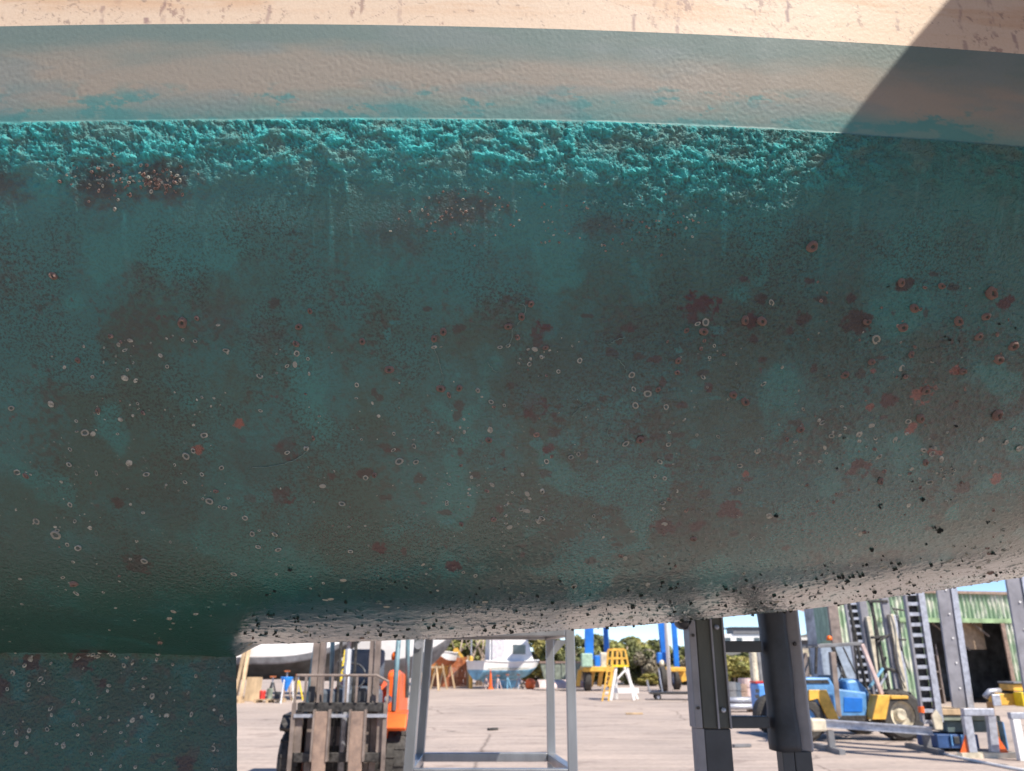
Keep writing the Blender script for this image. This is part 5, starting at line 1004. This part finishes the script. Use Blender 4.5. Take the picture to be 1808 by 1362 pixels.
# blue-grey machine base under it
Y = 15.0; b0 = P(1685, 1310, Y); b0.z = 0; t = thing('workbench', 'low green-grey machine bench with timber top and blue crate base, right of the cradle', 'workbench', b0); L = local(t)
def LB_(px0, px1, py0, py1, y0, y1, mm, nm, bevel=.01): a, c = L(px0, py0, Y), L(px1, py1, Y); m = MB(); m.bx(a.x, c.x, y0, y1, max(0.002, c.z), a.z); return m.build(nm, mm, t, bevel=bevel)
LB_(1652, 1718, 1251, 1262, -.15, .6, m_timber, 'timber_top'); LB_(1658, 1760, 1263, 1272, -.12, .6, m_tarp, 'top_frame'); LB_(1668, 1770, 1273, 1293, -.05, .6, mat('grey_green_paint', (.10, .14, .14), .6), 'drawer_box')
LB_(1646, 1722, 1296, 1320, -.15, .6, mat('dark_blue_paint', (.03, .08, .22), .5), 'blue_base'); LB_(1674, 1686, 1299, 1312, -.18, -.152, m_blk, 'opening'); LB_(1690, 1703, 1266, 1273, -.17, -.13, m_galv, 'switch_box')
LB_(1668, 1674, 1296, 1316, -.19, -.155, m_blue, 'bracket'); LB_(1686, 1692, 1296, 1316, -.19, -.155, m_blue, 'bracket')
# white trestles
Y = 14.0; b0 = P(1735, 1330, Y); b0.z = 0; t = thing('steel_trestle', 'white-grey steel box trestle with orange gussets standing before the dark doorway', 'trestle', b0); L = local(t)
zt = L(0, 1251, Y).z; xa, xb = L(1703, 1250, Y).x, L(1747, 1255, Y).x
kk = L(1717, 1325, Y).x - xa; kk = .02
m = MB(); m.bx(xa-.05, xb+.05, -.06, .06, zt-.11, zt); m.build('top_beam', m_galv, t, bevel=.008)
for x, bx2 in ((xa, L(1716, 1325, Y).x), (xb, L(1756, 1330, Y).x)): m = MB(); m.bar((bx2, 0, .08), (x, 0, zt-.111), .13, .10, up=(0, 1, 0)); m.build('leg', m_galv, t, bevel=.006)
m = MB(); m.bx(L(1694, 1330, Y).x, L(1800, 1330, Y).x, -.08, .08, .0, .078); m.build('base_beam', m_cream, t)
for px, s_ in ((1710, -1), (1764, 1)): q = L(px, 1325, Y).x; m = MB(); m.prism([(q, .079), (q+s_*.14, .079), (q, .36)], -.01, .01); m.build('gusset', m_orange, t)
Y = 13.6; b0 = P(1797, 1330, Y); b0.z = 0; t = thing('steel_trestle', 'second white-grey trestle at the right edge, under the yellow beams', 'trestle', b0); L = local(t)
zt = L(0, 1258, Y).z; m = MB(); m.bx(L(1781, 1260, Y).x, .75, -.05, .05, zt-.1, zt); m.build('top_beam', m_galv, t, bevel=.008)
m = MB(); m.bar((L(1802, 1325, Y).x, 0, 0), (L(1790, 1262, Y).x, 0, zt-.1), .12, .10, up=(0, 1, 0)); m.build('leg', m_white, t, bevel=.006); m = MB(); m.bar((.7, 0, 0), (.66, 0, zt-.1), .12, .10, up=(0, 1, 0)); m.build('leg', m_white, t)
# yellow machine
Y = 13.0; b0 = P(1790, 1330, Y); b0.z = 0; b0.y = 14.4; Y = 14.4; b0 = P(1790, 1320, Y); b0.z = 0; t = thing('yellow_saw_bench', 'yellow beam machine with grey cover and orange leg at the right edge', 'machine', b0); L = local(t)
def LC(px0, px1, py0, py1, y0, y1, mm, nm, bevel=.015): a, c = L(px0, py0, Y), L(px1, py1, Y); m = MB(); m.bx(a.x, c.x, y0, y1, max(0.002, c.z), a.z); return m.build(nm, mm, t, bevel=bevel)
LC(1760, 1795, 1225, 1246, 0, .3, m_yel, 'beam'); LC(1787, 1860, 1222, 1247, -.25, -.005, m_byel, 'front_beam'); LC(1781, 1860, 1208, 1220, -.1, .3, m_yel, 'upper_beam'); LC(1780, 1862, 1204, 1207.6, -.14, .34, m_greyb, 'cover')
LC(1754, 1768, 1240, 1325, .0, .2, mat('orange_tan_paint', (.42, .22, .08), .6), 'leg'); LC(1749, 1768, 1226, 1247, -.03, -.002, m_galv, 'end_plate'); LC(1770, 1782, 1275, 1325, .0, .2, m_blue, 'leg'); LC(1830, 1842, 1248, 1325, .0, .2, m_yel, 'leg')
m = MB(); q = L(1752, 1225, Y); m.tube([(q.x-.08, .1, q.z-.06), (q.x+.02, .1, q.z+.03), (q.x+.2, .1, q.z+.04)], .05, 10); m.build('hose_elbow', m_galv, t, smooth=True)
# hose and kerb slab
pts = [G(1630, 1322), G(1680, 1337), G(1730, 1348), G(1790, 1360), G(1860, 1372)]; b1 = Vector((pts[0].x, pts[0].y, 0)); q = [p-b1+Vector((0, 0, .02)) for p in pts]
o = MB().tube(q, .022, 8).build('hose', m_white, None, smooth=True); o.location = b1; tag(o, 'white hose snaking over the ground at the lower right', 'hose')
b1 = G(1665, 1322); o = MB(); o.prism([(-.45, 0), (.5, 0), (.42, .06), (.1, .10), (-.3, .07)], -.2, .2); o = o.build('cement_bag', m_conc, None, bevel=.03); o.location = b1; tag(o, 'flattened grey cement bag on the ground beside the hose', 'bag')
pg = [G(1640, 1330), G(1720, 1322), G(1900, 1330), G(1900, 1368), G(1760, 1350)]

# ---------------- offcuts and a rope on the yard ----------------
for i, (px, py, mm, dx, lb) in enumerate(((1120, 1262, m_timber, .5, 'short pale timber offcut lying on the open yard right of centre'), (1310, 1320, m_greyb, .35, 'small grey scrap lying between the feet of the black uprights'), (870, 1290, m_dkst, .25, 'small dark scrap on the open yard inside the work stand legs'))):
    b1 = G(px, py); o = MB().box((0, 0, .03), (dx, .09, .05), rz=.3*i).build('timber_offcut' if mm is m_timber else 'scrap_piece', mm, None, bevel=.006); o.location = b1; tag(o, lb, 'scrap')
